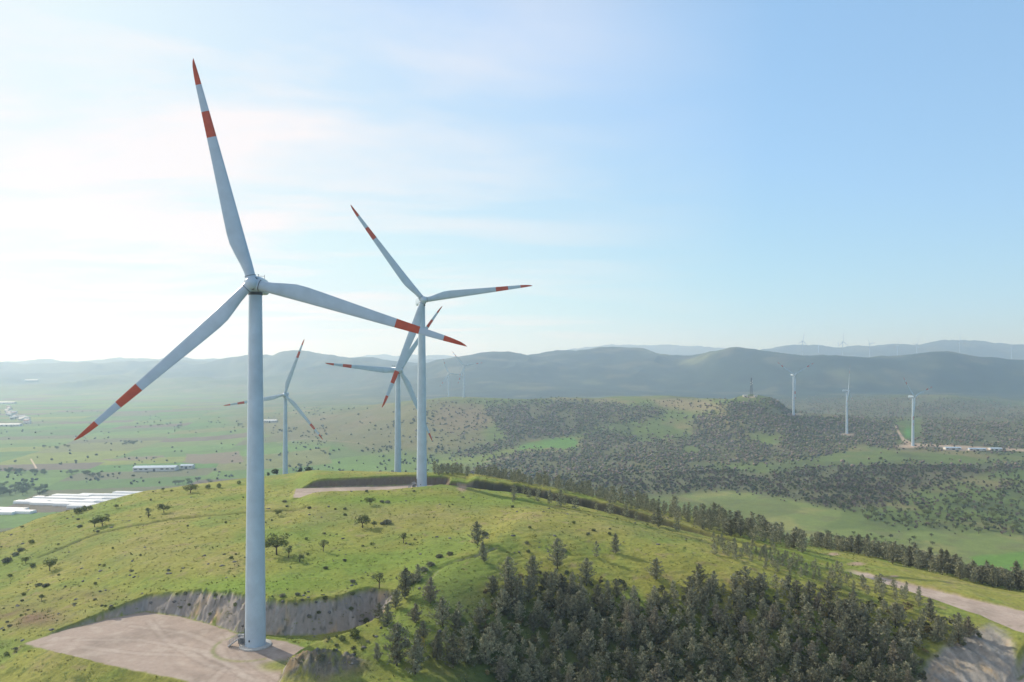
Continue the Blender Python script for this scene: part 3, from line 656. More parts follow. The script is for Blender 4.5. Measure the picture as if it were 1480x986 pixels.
# ------------------------------------------------------------------ trees
def tris_from(dirs, cen, length, width, r_):
    """thin leaf triangles: centres cen, directions dirs"""
    n = len(cen); side = np.cross(dirs, r_.normal(size=(n, 3))); side /= np.linalg.norm(side, axis=1)[:, None] + 1e-9
    a = cen - dirs * length[:, None] * .35 + side * width[:, None] * .5; b = cen - dirs * length[:, None] * .35 - side * width[:, None] * .5
    c = cen + dirs * length[:, None] * .65
    return np.stack([a, b, c], 1).reshape(-1, 3), np.arange(3 * n).reshape(-1, 3)
def pine_points(seed, h, rad, whorls=12, boughs=6, tufts=4, per=8, sz=1.0):
    r_ = np.random.default_rng(seed); cen = []; dr_ = []; br = []
    lean = r_.normal(size=2) * .03 * h
    for w in range(whorls):
        t = .10 + .88 * (w / (whorls - 1)) ** .92; zc = t * h
        L0 = rad * (1.04 - t) ** .62 * 1.05 * (1.05 if t > .2 else .8) * r_.uniform(.62, 1.2)
        if w == whorls - 1: L0 = .25
        nb = max(3, int(boughs * (1 - .4 * t) + r_.uniform(-1, 1)))
        a0 = r_.uniform(0, 6.28)
        for k in range(nb):
            a = a0 + 6.283 * k / nb + r_.normal() * .25; L = L0 * r_.uniform(.55, 1.2)
            rise = r_.uniform(.15, .5) * L
            base = np.array([lean[0] * t, lean[1] * t, zc + r_.normal() * .15]); end = base + np.array([math.cos(a) * L, math.sin(a) * L, rise])
            br.append((base, end))
            nt_ = max(2, int(round(tufts * L / rad + 1)))
            for q_ in range(nt_):
                f = (q_ + .9) / nt_; c = base + (end - base) * f; c[2] += .12 * L * f * f
                for _ in range(per):
                    d = (end - base) / (np.linalg.norm(end - base) + 1e-6) * .6 + r_.normal(size=3) * .75 + np.array([0, 0, .55])
                    dr_.append(d / np.linalg.norm(d)); cen.append(c + r_.normal(size=3) * .17 * sz)
    for _ in range(per * 2):      # leader
        d = r_.normal(size=3) * .35 + np.array([0, 0, 1]); dr_.append(d / np.linalg.norm(d)); cen.append(np.array([lean[0], lean[1], h * r_.uniform(.93, 1.0)]))
    return np.array(cen), np.array(dr_), br, lean
def make_pine(seed, h, rad, mt, whorls=13, boughs=6, tufts=5, per=9, sz=1.0):
    r_ = np.random.default_rng(seed + 99); cen, d, br, lean = pine_points(seed, h, rad, whorls, boughs, tufts, per, sz)
    Vt, Ft = tris_from(d, cen, r_.uniform(.32, .66, len(cen)) * sz, r_.uniform(.14, .27, len(cen)) * sz, r_)
    t = empty('pine_tree')
    np_mesh('crown', Vt, Ft, mt, t)
    b = MB(); b.tube([(0, 0, -.6), (lean[0] * .5, lean[1] * .5, h * .5), (lean[0], lean[1], h * .95)], [.16, .10, .02], 7)
    for base, end in br: b.tube([base, end], [.035, .012], 3, cap=False)
    b.build('trunk', M_bark, t)
    return t
def scatter_verts(seed, nlim, lobes, per):
    r_ = np.random.default_rng(seed); cen = []; d = []
    for (c, rr) in lobes:
        for _ in range(per):
            v = r_.normal(size=3); v /= np.linalg.norm(v); q_ = r_.uniform(.55, 1.05) ** .6
            p = np.array(c) + v * np.array(rr) * q_
            cen.append(p); dd = v * .5 + r_.normal(size=3) * .7; d.append(dd / np.linalg.norm(dd))
    return np.array(cen), np.array(d), r_
def make_broadleaf(seed, h, rad, mt, per=75, nl=14, leaf=.3, name='tree'):
    r_ = np.random.default_rng(seed); lobes = []; limbs = []
    for k in range(nl):
        a = r_.uniform(0, 6.28); q_ = r_.uniform(.1, .85) ** .7 * rad; z = h * r_.uniform(.48, .86) - .12 * q_
        s = r_.uniform(.28, .48) * rad; lobes.append(((q_ * math.cos(a), q_ * math.sin(a), z), (s, s, s * .75))); limbs.append((q_ * math.cos(a), q_ * math.sin(a), z))
    cen, d, r2 = scatter_verts(seed, 0, lobes, per)
    Vt, Ft = tris_from(d, cen, r2.uniform(.7, 1.3, len(cen)) * leaf, r2.uniform(.5, .9, len(cen)) * leaf, r2)
    t = empty(name); np_mesh('crown', Vt, Ft, mt, t)
    b = MB(); fx, fy = r_.normal(size=2) * .1; fork = Vector((fx, fy, h * .33))
    b.tube([(0, 0, -.5), fork], [.045 * h, .03 * h], 7)
    for l in limbs: b.tube([fork, fork.lerp(Vector(l), .55) + Vector((0, 0, .04 * h)), l], [.02 * h, .012 * h, .005 * h], 4, cap=False)
    b.build('trunk', M_bark, t)
    return t
def make_shrub(seed, h, rad, mt, per=60, leaf=.2, name='shrub', lobn=6):
    r_ = np.random.default_rng(seed); lobes = []
    for k in range(lobn):
        a = r_.uniform(0, 6.28); q_ = r_.uniform(0, .3) * rad; s = r_.uniform(.5, .7) * rad
        lobes.append(((q_ * math.cos(a), q_ * math.sin(a), h * r_.uniform(.3, .65)), (s, s, h * .42)))
    cen, d, r2 = scatter_verts(seed, 0, lobes, per)
    Vt, Ft = tris_from(d, cen, r2.uniform(.7, 1.3, len(cen)) * leaf, r2.uniform(.5, .9, len(cen)) * leaf, r2)
    return np_mesh(name, Vt, Ft, mt)
def ico(sub=1):
    import bmesh
    bm = bmesh.new(); bmesh.ops.create_icosphere(bm, subdivisions=sub, radius=1); v = np.array([p.co[:] for p in bm.verts]); f = np.array([[q_.index for q_ in p.verts] for p in bm.faces]); bm.free(); return v, f
IV2, IF2 = ico(3); IV1, IF1 = ico(1); IV0, IF0 = ico(2)

def inst(o, x, y, s, rz, label, cat, group=None, sink=0., first=[None]):
    c = copy_tree(o); c.location = (x, y, H(x, y) - sink); c.rotation_euler = (0, 0, rz); c.scale = (s, s, s * random.uniform(.92, 1.1))
    tag(c, label, cat, group); return c
def drop_proto(o):
    for ch in list(o.children): bpy.data.objects.remove(ch)
    bpy.data.objects.remove(o)

PINES = [make_pine(11, 7.0, 2.8, M_pine), make_pine(12, 6.4, 3.1, M_pine, 12), make_pine(13, 7.6, 2.6, M_pine, 14), make_pine(14, 6.4, 3.3, M_pine, 11), make_pine(15, 7.2, 2.5, M_pine2, 13), make_pine(16, 7.8, 3.3, M_pine, 13), make_pine(17, 5.4, 3.0, M_pine, 10, 7), make_pine(18, 6.2, 2.3, M_pine, 11)]
# knoll wood: dart throwing inside photo regions, feet on the ground
def in_poly(px, py, poly):
    return poly_sd(np.array([px], float), np.array([py], float), poly)[0] < 0
WOOD = [(560,985),(600,955),(640,935),(655,900),(690,880),(720,868),(760,850),(800,842),(850,846),(890,858),(930,868),(970,858),(1010,852),(1050,842),(1090,846),(1130,852),(1200,868),(1290,886),(1380,908),(1415,928),(1330,950),(1330,1060),(620,1060),(570,1020)]
pine_spots = []     # x, y, scale, zone
def try_add(x, y, s, zone, mind):
    for q_ in pine_spots:
        if (q_[0] - x) ** 2 + (q_[1] - y) ** 2 < mind * mind: return False
    pine_spots.append((x, y, s, zone)); return True
wr_ = random.Random(5)
cnt = 0
ly = rng.uniform(150, 230, 14000); lpx = rng.uniform(540, 1440, 14000); lpy = HZ + (ZC - Hv((lpx - PX0) / F * ly, ly)) / ly * F; led = poly_sd(lpx, lpy, WOOD)
for y, px, py, edge in zip(ly.tolist(), lpx.tolist(), lpy.tolist(), led.tolist()):
    if edge > 0: continue
    x = (px - PX0) / F * y
    if px < 760 and wr_.random() < .3: continue
    if edge > -22 and wr_.random() < .6: continue
    if try_add(x, y, wr_.uniform(.42, .90) ** 1., 'wood', 2.65 if px > 800 else 3.3): cnt += 1
print('wood pines', cnt)
# open-slope pines read off the photo (px, foot row, height in photo px)
for px, py, hp in ((690,788,34),(585,865,40),(572,880,30),(560,905,34),(548,895,26),(573,962,62),(604,842,24),(622,872,34),(640,905,48),(600,900,30),(700,812,26),(712,858,34),(735,850,40),(738,878,52),(770,833,36),(806,822,40),(890,800,26),(862,806,22),(948,838,34),(1010,845,30),(655,965,50),(600,975,46),(612,925,28),(545,955,28)):
    p = ground_at(px, py)
    if p: pine_spots.append((p[0], p[1], hp / F * p[1] / 7.2, 'slope'))
# skyline belt behind the road, from the hilltop turbine down to the right
belt = 0
for _ in range(6000):
    px = wr_.uniform(628, 1500); k = np.interp(px, pxs, np.arange(NC)); j = int(k)
    y5 = cY[5, j]; y4 = cY[4, j]
    if px < 740: f = wr_.uniform(.985, 1.03); den = .9
    elif px < 1000: f = wr_.uniform(-.1, 1.1); den = .22 + .7 * (f > .45) ; f = (y4 + (y5 - y4) * f) / y5
    elif px < 1160: f = wr_.uniform(.05, 1.12); den = .8; f = (y4 + (y5 - y4) * f) / y5
    elif px < 1290: f = wr_.uniform(.75, 1.15); den = .45; f = (y4 + (y5 - y4) * f) / y5
    else: f = wr_.uniform(.55, 1.3); den = 1.; f = (y4 + (y5 - y4) * f) / y5
    if wr_.random() > den: continue
    y = y5 * f; x = (px - PX0) / F * y; i = np.searchsorted(Ys, y)
    if line_d(np.array([x]), np.array([y]), road)[0][0] < 5.5: continue
    big = sstep(620, 1300, px)
    s = wr_.uniform(.5, .95) * (.8 + .34 * float(big))
    if px > 760 and px < 1150: s *= wr_.choice((.6, .9, 1.1))
    if try_add(x, y, s, 'belt', 3.0 if px > 760 else 2.6): belt += 1
    if belt > 420: break
# low scrubby pines between knoll crest and road bank
for _ in range(330):
    px = wr_.uniform(1030, 1330); j = int(np.interp(px, pxs, np.arange(NC))); y = cY[3, j] + (cY[4, j] - cY[3, j]) * wr_.uniform(.1, .8); x = (px - PX0) / F * y
    if line_d(np.array([x]), np.array([y]), road)[0][0] < 7.5: continue
    try_add(x, y, wr_.uniform(.25, .5), 'bank', 3.0)
print('pines', len(pine_spots))
LBL = {'wood': ('dark pine in the dense wood on the shaded knoll slope', 'pines of the wood on the knoll slope'),
       'slope': ('lone dark pine on the open grass at the edge of the knoll wood', 'pines scattered along the upper and left edge of the knoll wood'),
       'belt': ('dark pine in the belt along the hill crest beyond the dirt road', 'pines in the belt along the hill crest'),
       'bank': ('low pine on the bank between the knoll and the dirt road', 'low pines on the road bank')}
def seen_size(q_):
    px = PX0 + F * q_[0] / q_[1]; py = HZ + (ZC - H(q_[0], q_[1]) - 7.2 * q_[2]) / q_[1] * F
    if not (-10 < px < 1490) or py > 986: return 0
    return q_[2] / q_[1]
order = sorted(pine_spots, key=seen_size, reverse=True)
rest = []
for i, (x, y, s, zone) in enumerate(order):
    k = wr_.choice((0, 0, 1, 1, 2, 3, 3, 5, 5, 6, 7, 4)) if zone != 'belt' else wr_.choice((0, 1, 2, 3, 6, 7))
    if i < 292:
        inst(PINES[k], x, y, s, wr_.uniform(0, 6.28), LBL[zone][0], 'pine tree', LBL[zone][1], .1)
    else: rest.append((x, y, s, k))
# the remaining small pines as one mass
def merge_instances(name, protos_vf, spots, mats, mi=None, colors=None):
    Vs = []; Fs = []; base = 0; cols = []
    for n_, (x, y, s, k) in enumerate(spots):
        v, f = protos_vf[k]; a = random.uniform(0, 6.28); ca, sa = math.cos(a), math.sin(a)
        sx = s * random.uniform(.85, 1.15)
        w = np.stack([(v[:, 0] * ca - v[:, 1] * sa) * sx + x, (v[:, 0] * sa + v[:, 1] * ca) * sx + y, v[:, 2] * s + H(x, y)], 1)
        Vs.append(w); Fs.append(f + base); base += len(v)
        if colors is not None: cols.append(np.repeat(colors[n_][None], len(v), 0))
    return np_mesh(name, np.concatenate(Vs), np.concatenate(Fs), mats, colors=np.concatenate(cols) if colors is not None else None)
def low_pine(seed):
    cen, d, br, lean = pine_points(seed, 7.2, 2.8, 8, 5, 3, 5, 1.5); r_ = np.random.default_rng(seed)
    return tris_from(d, cen, r_.uniform(.6, 1.0, len(cen)), r_.uniform(.3, .5, len(cen)), r_)
LP = {k: low_pine(40 + k) for k in range(8)}
if rest:
    o = merge_instances('pine_wood', LP, rest, M_pine); tag(o, 'small dark pines thinly filling in the crest belt and the wood', 'pine wood', kind='stuff')
for p in PINES: drop_proto(p)

lap('pines')
# young dark gorse-yellow shrubs and pasture trees
TR = [make_broadleaf(61, 4.4, 2.2, M_leaf), make_broadleaf(62, 4.0, 2.6, M_leaf, 70, 16), make_broadleaf(63, 3.8, 1.7, M_leaf2, 70, 12), make_broadleaf(64, 4.2, 2.0, M_leaf2, 45, 10)]
for px, py, hp, k, lb in (
    (400,802,30,0,'bushy green tree on the pasture just right of the front tower'),
    (524,763,19,1,'broad rounded green tree on the pasture below the hilltop gravel'),
    (541,762,11,2,'small tree touching the right side of a broad rounded one'),
    (72,825,17,0,'lone dark round tree with its shadow on the far left pasture'),
    (137,762,17,2,'grey-green tree, left one of a close pair on the left slope'),
    (148,760,17,0,'darker tree, right one of a close pair on the left slope'),
    (215,748,15,3,'small tree on the left slope beside a narrow ditch, left of its twin'),
    (237,741,15,1,'small dark tree on the left slope above a narrow ditch'),
    (275,713,15,1,'green tree on the left skyline of the hill near the tower'),
    (168,735,8,2,'tiny tree near the skyline above the white greenhouses'),
    (236,710,6,2,'tiny tree on the left skyline above the white greenhouses'),
    (583,785,16,3,'thin spreading tree in the middle of the yellow-green pasture'),
    (417,806,18,3,'bare-looking small tree behind the bushy one right of the front tower'),
    (467,797,17,3,'spindly tree on the pasture right of the bushy one'),
    (402,746,10,0,'little round tree just right of the front tower below the skyline'),
    (535,730,12,1,'dark small tree directly below the hilltop gravel strip'),
    (548,850,22,3,'small leafless-looking tree at the left edge of the wood'),
    (60,868,10,2,'small tree on the grass at far left below a lone round one'),
    (37,815,10,0,'small bush-like tree at the left frame edge on the slope'),
    (433,812,14,2,'tiny grey tree beside the bushy tree right of the tower')):
    p = ground_at(px, py)
    if p: c = inst(TR[k], p[0], p[1], hp / F * p[1] / 4.2, random.uniform(0, 6), lb, 'tree', None, .05)
BR = {}
# valley trees: individual broadleaf trees that show largest
VAL = []
vr = random.Random(9)
for _ in range(3000):
    px = vr.uniform(1060, 1478); py = vr.uniform(722, 800)
    den = 0
    if in_poly(px, py, [(1255,740),(1330,735),(1480,700),(1480,772),(1400,772),(1300,760),(1240,752)]): den = .55
    elif in_poly(px, py, [(1238,742),(1290,740),(1345,758),(1330,766),(1270,760)]): den = .8
    elif in_poly(px, py, [(1110,795),(1170,790),(1250,790),(1350,800),(1350,775),(1200,770)]): den = .07
    if vr.random() > den: continue
    p = ground_at(px, py, 430, 1400)
    if p is None: continue
    if all((p[0] - a) ** 2 + (p[1] - b) ** 2 > 60 for a, b, *_ in VAL): VAL.append((p[0], p[1], vr.uniform(.55, 1.15)))
    if len(VAL) >= 130: break
for x, y, s in VAL:
    inst(TR[vr.randrange(4)], x, y, s * 1.25, vr.uniform(0, 6), 'dark tree scattered over the grassy valley side on the right', 'tree', 'trees dotted over the right valley side', .1)
# left plain tree lines
PL = []
def tree_line(pts, n, zone, spread=1.5, smin=1.2, smax=1.9):
    for _ in range(n):
        f = vr.random() * (len(pts) - 1); i = int(f); f -= i; px = pts[i][0] + (pts[i + 1][0] - pts[i][0]) * f + vr.gauss(0, 2); py = pts[i][1] + (pts[i + 1][1] - pts[i][1]) * f + vr.gauss(0, spread)
        p = ground_at(px, py, 600, 4000)
        if p is None: continue
        PL.append((p[0], p[1], vr.uniform(smin, smax), zone))
tree_line([(0,682),(30,683),(75,684)], 26, 'hedge', 1.0)
tree_line([(95,685),(120,685),(145,690)], 14, 'hedge', 1.0)
tree_line([(0,712),(30,708),(70,711)], 45, 'grove', 4.5, 1.2, 2.2)
tree_line([(250,700),(300,698),(340,702)], 14, 'hedge', 1.5)
tree_line([(180,642),(215,642)], 10, 'clump', 1.5)
tree_line([(60,648),(85,648),(100,645)], 8, 'clump', 1.2)
tree_line([(210,618),(260,616),(250,626)], 12, 'clump', 2)
tree_line([(345,610),(352,622)], 6, 'clump', 2)
LB2 = {'hedge': ('dark tree in a hedge row across the green plain', 'trees of the hedge rows on the left plain'), 'grove': ('dark tree in the grove at the left frame edge beside the greenhouses', 'trees of the grove beside the greenhouses'), 'clump': ('hazy tree in a small clump on the green plain', 'trees in small clumps on the left plain')}
for x, y, s, zn in PL:
    inst(TR[vr.randrange(3)], x, y, s, vr.uniform(0, 6), LB2[zn][0], 'tree', LB2[zn][1], .1)
for p in TR: drop_proto(p)

lap('broad')
# far-off woods as one mass: leafy low-poly crowns, darker and lighter
def crown_lp(seed, kind):
    r_ = np.random.default_rng(seed)
    if kind == 'blob':
        v = IV1.copy(); v *= (1 + .28 * r_.normal(size=(len(v), 1))); v[:, 2] *= .85; v = v * 2.4; v[:, 2] += 2.0; return v, IF1
    lobes = [((r_.normal() * .9, r_.normal() * .9, r_.uniform(1.4, 3.4)), (1.2, 1.2, .9)) for _ in range(5)]
    cen, d, r2 = scatter_verts(seed, 0, lobes, 22)
    return tris_from(d, cen, r2.uniform(.8, 1.3, len(cen)), r2.uniform(.6, 1.0, len(cen)), r2)
CR = {i: crown_lp(200 + i, 'blob') for i in range(6)}; CR.update({6 + i: crown_lp(300 + i, 'leaf') for i in range(5)})
spots = []; cols = []
fz = np.random.default_rng(77)
NT = 90000
py_ = fz.uniform(573, 778, NT); px_ = fz.uniform(600, 1500, NT)
den = np.zeros(NT)
for p in FOREST[:]:
    den = np.where(poly_sd(px_, py_, p) < 3 * fz.normal(size=NT), 1, den)
def inp(p): return poly_sd(px_, py_, p) < 0
den = np.maximum(den, .16 * inp([(1180,676),(1480,676),(1480,776),(1300,768),(1220,735)]) + 0)
den = np.maximum(den, .35 * inp([(1240,735),(1330,705),(1480,690),(1480,720),(1330,735)]))
den = np.maximum(den, .10 * inp([(380,600),(640,580),(1060,576),(1060,640),(700,680),(400,680)]))
den = np.maximum(den, .8 * inp([(660,640),(720,600),(700,590),(668,610),(640,650)]) * .25)
cl_ = np.zeros(NT)
for (a, b, rx, ry) in ((1100,632,34,6),(960,618,30,7),(1035,598,30,5),(1000,650,12,6),(1110,640,20,4),(1060,613,20,4),(1147,599,14,3),(1224,628,14,2.5),(1318,644,30,5),(1308,626,12,13),(1400,649,60,5),(790,641,52,10)):
    cl_ = np.maximum(cl_, np.exp(-(((px_ - a) / rx) ** 2 + ((py_ - b) / ry) ** 2)))
den = den * (1 - sstep(.35, .6, cl_)) * (.12 + .88 * (perlin(px_ / 38, py_ / 9, 15) + .5 * perlin(px_ / 13, py_ / 4, 16) > -.25))
keep = fz.random(NT) < den * np.interp(py_, [573, 600, 640, 700, 778], [1.0, 1.0, .75, .45, .25])
# vector march of the ray onto the ground
kx, ky = px_[keep], py_[keep]
ysam = 1 / np.linspace(1 / 430, 1 / 3300, 900)
hit = np.zeros(len(kx)); found = np.zeros(len(kx), bool)
for yy in ysam:
    gz = Hv((kx - PX0) / F * yy, np.full(len(kx), yy)); rz_ = ZC - (ky - HZ) / F * yy
    nw = (~found) & (gz >= rz_); hit[nw] = yy; found |= nw
kx, ky, hit = kx[found], ky[found], hit[found]
hit = hit * fz.uniform(.985, 1.02, len(hit))
xx = (kx - PX0) / F * hit
for x, y in zip(xx, hit):
    lg = y < 1000
    spots.append((float(x), float(y), float(fz.uniform(.38, .92)), int(fz.integers(6, 11) if lg else fz.integers(0, 6))))
    br_ = fz.random(); base = np.array([.125, .14, .08]) if br_ < .45 else (np.array([.20, .16, .135]) if br_ < .82 else np.array([.12, .14, .06]))
    cols.append(base * fz.uniform(.65, 1.3))
# left slopes and plain scrub
NT = 5200
px_ = fz.uniform(-20, 660, NT); py_ = fz.uniform(590, 700, NT)
nz = perlin(px_ / 60, py_ / 14, 5); keep = fz.random(NT) < (.06 + .55 * (nz > .22)) * np.where(px_ < 360, .35, 1.)
kx, ky = px_[keep], py_[keep]; hit = np.zeros(len(kx)); found = np.zeros(len(kx), bool)
for yy in ysam:
    gz = Hv((kx - PX0) / F * yy, np.full(len(kx), yy)); rz_ = ZC - (ky - HZ) / F * yy
    nw = (~found) & (gz >= rz_); hit[nw] = yy; found |= nw
for x, y in zip(((kx - PX0) / F * hit)[found], hit[found]):
    spots.append((float(x), float(y), float(fz.uniform(.5, 1.1)), int(fz.integers(6, 11) if y < 1000 else fz.integers(0, 6)))); cols.append(np.array([.07, .085, .045]) * fz.uniform(.7, 1.3))
print('far trees', len(spots))
o = merge_instances('woodland', CR, spots, M_scrub, colors=cols); tag(o, 'dense far-off scrub woodland covering the middle hills', 'woodland', kind='stuff')

lap('far')
# shrubs, rocks on the pasture
SH = [make_shrub(81, 1.2, 1.0, M_leaf), make_shrub(84, 1.0, 1.2, M_pine, 80, .24), make_shrub(83, .9, .9, M_leaf2, name='shrub')]
def rock_proto(seed):
    r_ = np.random.default_rng(seed); v = IV0.copy(); n_ = perlin(v[:, 0] * 1.3 + seed, v[:, 1] * 1.3 + v[:, 2], seed) ; v *= (1 + .45 * n_)[:, None]; v *= np.array([1, .75, .55]); 
    v = np.round(v * 3.2) / 3.2 * .5 + v * .5
    return np_mesh('boulder', v, IF0, M_rock)
RK = [rock_proto(5), rock_proto(6), rock_proto(7)]
def free(x, y):
    return poly_sd(np.array([x]), np.array([y]), pad1)[0] > 1.5 and poly_sd(np.array([x]), np.array([y]), pad2)[0] > 1 and line_d(np.array([x]), np.array([y]), road)[0][0] > 4.5
sr = random.Random(21)
nsh = 0
for _ in range(4000):
    px = sr.uniform(-5, 1000); py = sr.uniform(705, 960)
    if px > 640 and py > 800: continue
    p = ground_at(px, py)
    if p is None or p[1] > 345 or not free(p[0], p[1]): continue
    if abs(p[0] - T1X) < 3 and p[1] > 165: pass
    dens = .25 + .75 * (perlin(p[0] / 18, p[1] / 18, 4) > .1)
    if sr.random() > dens: continue
    k = sr.random(); nsh += 1
    if k < .60:
        c = SH[sr.randrange(3)].copy(); COL.objects.link(c); s = sr.uniform(.25, .75) if sr.random() < .85 else sr.uniform(.8, 1.15)
        c.name = 'shrub'; c.location = (p[0], p[1], p[2] - .05); c.scale = (s * sr.uniform(.8, 1.3), s, s * sr.uniform(.7, 1.1)); c.rotation_euler[2] = sr.uniform(0, 6)
        tag(c, 'low green shrub dotted over the open pasture', 'shrub', 'low shrubs dotted over the pasture')
    else:
        c = RK[sr.randrange(3)].copy(); COL.objects.link(c); s = sr.uniform(.22, .6)
        c.location = (p[0], p[1], p[2]); c.scale = (s * 1.2, s, s); c.rotation_euler[2] = sr.uniform(0, 6)
        tag(c, 'grey boulder lying in the pasture grass', 'boulder', 'boulders lying in the pasture')
    if nsh >= 330: break
# clustered dark scrub along the upper wood edge and on the skyline left
for px, py, s, k in ((560,757,1.6,1),(553,758,1.0,1),(600,839,1.8,1),(592,845,1.4,1),(612,826,1.3,1),(622,818,1.2,1),(635,806,1.1,1),(650,802,1.0,1),(112,742,2.2,0),(122,738,1.9,0),(130,736,1.5,0),(300,706,1.6,0),(316,705,1.7,0),(345,700,1.5,0),(10,812,1.6,1),(22,803,1.3,1),(30,796,1.2,1),(45,785,1.2,0),(700,774,1.3,1),(688,768,1.0,1),(560,727,1.1,1),(552,726,.9,1),(512,922,1.7,0),(530,900,1.1,0),(495,926,1.0,0),(408,862,.8,1),(430,860,.7,1)):
    p = ground_at(px, py)
    if p is None: continue
    c = SH[k].copy(); COL.objects.link(c); c.name = 'thicket'; c.location = (p[0], p[1], p[2] - .1); c.scale = (s * 1.2, s, s); c.rotation_euler[2] = sr.uniform(0, 6)
    tag(c, 'dark spreading thicket larger than the shrubs around it', 'thicket', 'dark thickets on the near hill')
gy = make_shrub(91, 2.2, 1.4, M_yel, 70, .2, 'flowering_shrub')
for q_, (px, py, s, lb) in enumerate(((608,935,1.0,'yellow flowering shrub among the pines, left and larger one of two'), (678,940,.85,'yellow flowering shrub among the pines, right and smaller one of two'))):
    p = ground_at(px, py); c = gy if q_ == 0 else gy.copy()
    if q_: COL.objects.link(c)
    c.location = p; c.scale = (s, s, s); tag(c, lb, 'shrub')
for p in SH + RK: bpy.data.objects.remove(p)

# low scrub filling the wood between the pines
uy = fz.uniform(150, 235, 5200); upx = fz.uniform(560, 1420, 5200); upy = HZ + (ZC - Hv((upx - PX0) / F * uy, uy)) / uy * F
us = []; uc = []
eu = poly_sd(upx, upy, WOOD); un = perlin(upx / 30, upy / 18, 19)
for y, px, e_, n_ in zip(uy.tolist(), upx.tolist(), eu.tolist(), un.tolist()):
    if e_ > 14 or (e_ > -12 and fz.random() < .7) or n_ < -.15 or len(us) > 1500: continue
    us.append(((px - PX0) / F * y, y, float(fz.uniform(.18, .5)), int(fz.integers(6, 11)))); uc.append(np.array([.17, .18, .10]) * fz.uniform(.5, 1.25) * (np.array([1, 1, 1]) if fz.random() < .8 else np.array([1.25, 1.0, .8])))
if us:
    o = merge_instances('undergrowth', CR, us, M_scrub, colors=uc); tag(o, 'low grey-green scrub growing between the pines of the knoll wood', 'undergrowth', kind='stuff')
# grass tufts on the near slopes as one mass
NTF = 17000
ty = fz.uniform(138, 340, NTF); tx = fz.uniform(-.72, .5, NTF) * ty
sd_a = poly_sd(tx, ty, pad1); sd_b = poly_sd(tx, ty, pad2); rd = line_d(tx, ty, road)[0]; rb = line_d(tx, ty, branch)[0]
ok = (sd_a > .6) & (sd_b > .6) & (rd > 4) & (rb > 5) & (fz.random(NTF) < .35 + .65 * (perlin(tx / 7, ty / 7, 8) > 0))
tx, ty = tx[ok], ty[ok]; tz = Hv(tx, ty); K = 5; n_ = len(tx)
cen = np.repeat(np.stack([tx, ty, tz + .1], 1), K, 0) + fz.normal(size=(n_ * K, 3)) * np.array([.22, .22, .03])
d = fz.normal(size=(n_ * K, 3)) * .5 + np.array([0, 0, 1]); d /= np.linalg.norm(d, axis=1)[:, None]
szz = np.repeat(fz.uniform(.15, .42, n_), K)
Vt, Ft = tris_from(d, cen, szz, szz * .5, fz)
colr = np.repeat((np.where(fz.random(n_)[:, None] < .25, .4, 1.) * np.where(fz.random(n_)[:, None] < .6, np.array([[.20, .235, .06]]), np.array([[.30, .28, .09]])) * fz.uniform(.75, 1.15, (n_, 1))), K * 3, 0)
o = np_mesh('grass_tufts', Vt, Ft, M_scrub, colors=colr); tag(o, 'coarse tufts of grass over the near slopes', 'grass', kind='stuff')

# ------------------------------------------------------------------ buildings and mast
def hall(name, x, y, L, D, Hh, rz, roof, wallm, label, cat, pitch=.22, nwin=8, grp=None, z=None):
    t = empty(name, (x, y, (H(x, y) if z is None else z) - .2), rz)
    b = MB(); b.box((0, 0, Hh / 2), (L, D, Hh)); rh = D / 2 * pitch
    b.add([(-L/2,-D/2,Hh),(-L/2,D/2,Hh),(-L/2,0,Hh+rh),(L/2,-D/2,Hh),(L/2,D/2,Hh),(L/2,0,Hh+rh)], [(0,2,1),(3,4,5)])
    b.build('wall', wallm, t)
    b = MB(); o_ = .6
    for s in (-1, 1):
        y0, z0 = s * (D / 2 + o_), Hh + .05 - o_ * pitch; vs = [(-L/2-o_, y0, z0), (L/2+o_, y0, z0), (L/2+o_, 0, Hh+rh+.05), (-L/2-o_, 0, Hh+rh+.05)]
        vs += [(a, c, e + .25) for a, c, e in vs]; b.add(vs, [(0,1,2,3),(7,6,5,4),(0,4,5,1),(1,5,6,2),(2,6,7,3),(3,7,4,0)])
    b.build('roof', roof, t)
    b = MB(); b.box((0, -D / 2 - .06, Hh * .35), (min(4, L * .2), .12, Hh * .7)); b.build('door', M_dark, t)
    for k in range(nwin):
        xw = -L / 2 + L * (k + .5) / nwin
        if abs(xw) < L * .13: continue
        b = MB(); b.box((xw, -D / 2 - .05, Hh * .62), (L / nwin * .55, .1, Hh * .32)); b.build('window', M_dark, t)
    return tag(t, label, cat, grp)
p = ground_at(226, 680, 600); hall('farm_shed', p[0], p[1], 72, 22, 6.5, R(6), M_blue, M_wall, 'long farm shed with pale blue roof on the green plain', 'shed')
p = ground_at(271, 677, 600); hall('farm_shed', p[0], p[1], 22, 14, 6, R(4), M_blue, M_wall, 'short pale shed at the right end of the long blue-roofed one', 'shed', nwin=3)
p = ground_at(391, 610.5, 600); hall('barn', p[0], p[1], 36, 16, 6, R(2), M_poly, M_wall, 'white barn on the plain between the two left turbine towers', 'barn')
p = ground_at(12, 616, 600); hall('barn', p[0], p[1], 75, 18, 6, R(3), M_poly, M_wall, 'long white barn at the left frame edge below the village', 'barn')
p = ground_at(46, 551, 600)
if p: hall('barn', p[0], p[1], 90, 30, 9, R(2), M_poly, M_wall, 'distant white hall in the haze at far left', 'barn')
p = ground_at(8, 583.5, 600)
if p: hall('barn', p[0], p[1], 90, 22, 7, R(2), M_poly, M_wall, 'distant pale barn at the left frame edge above the village', 'barn')
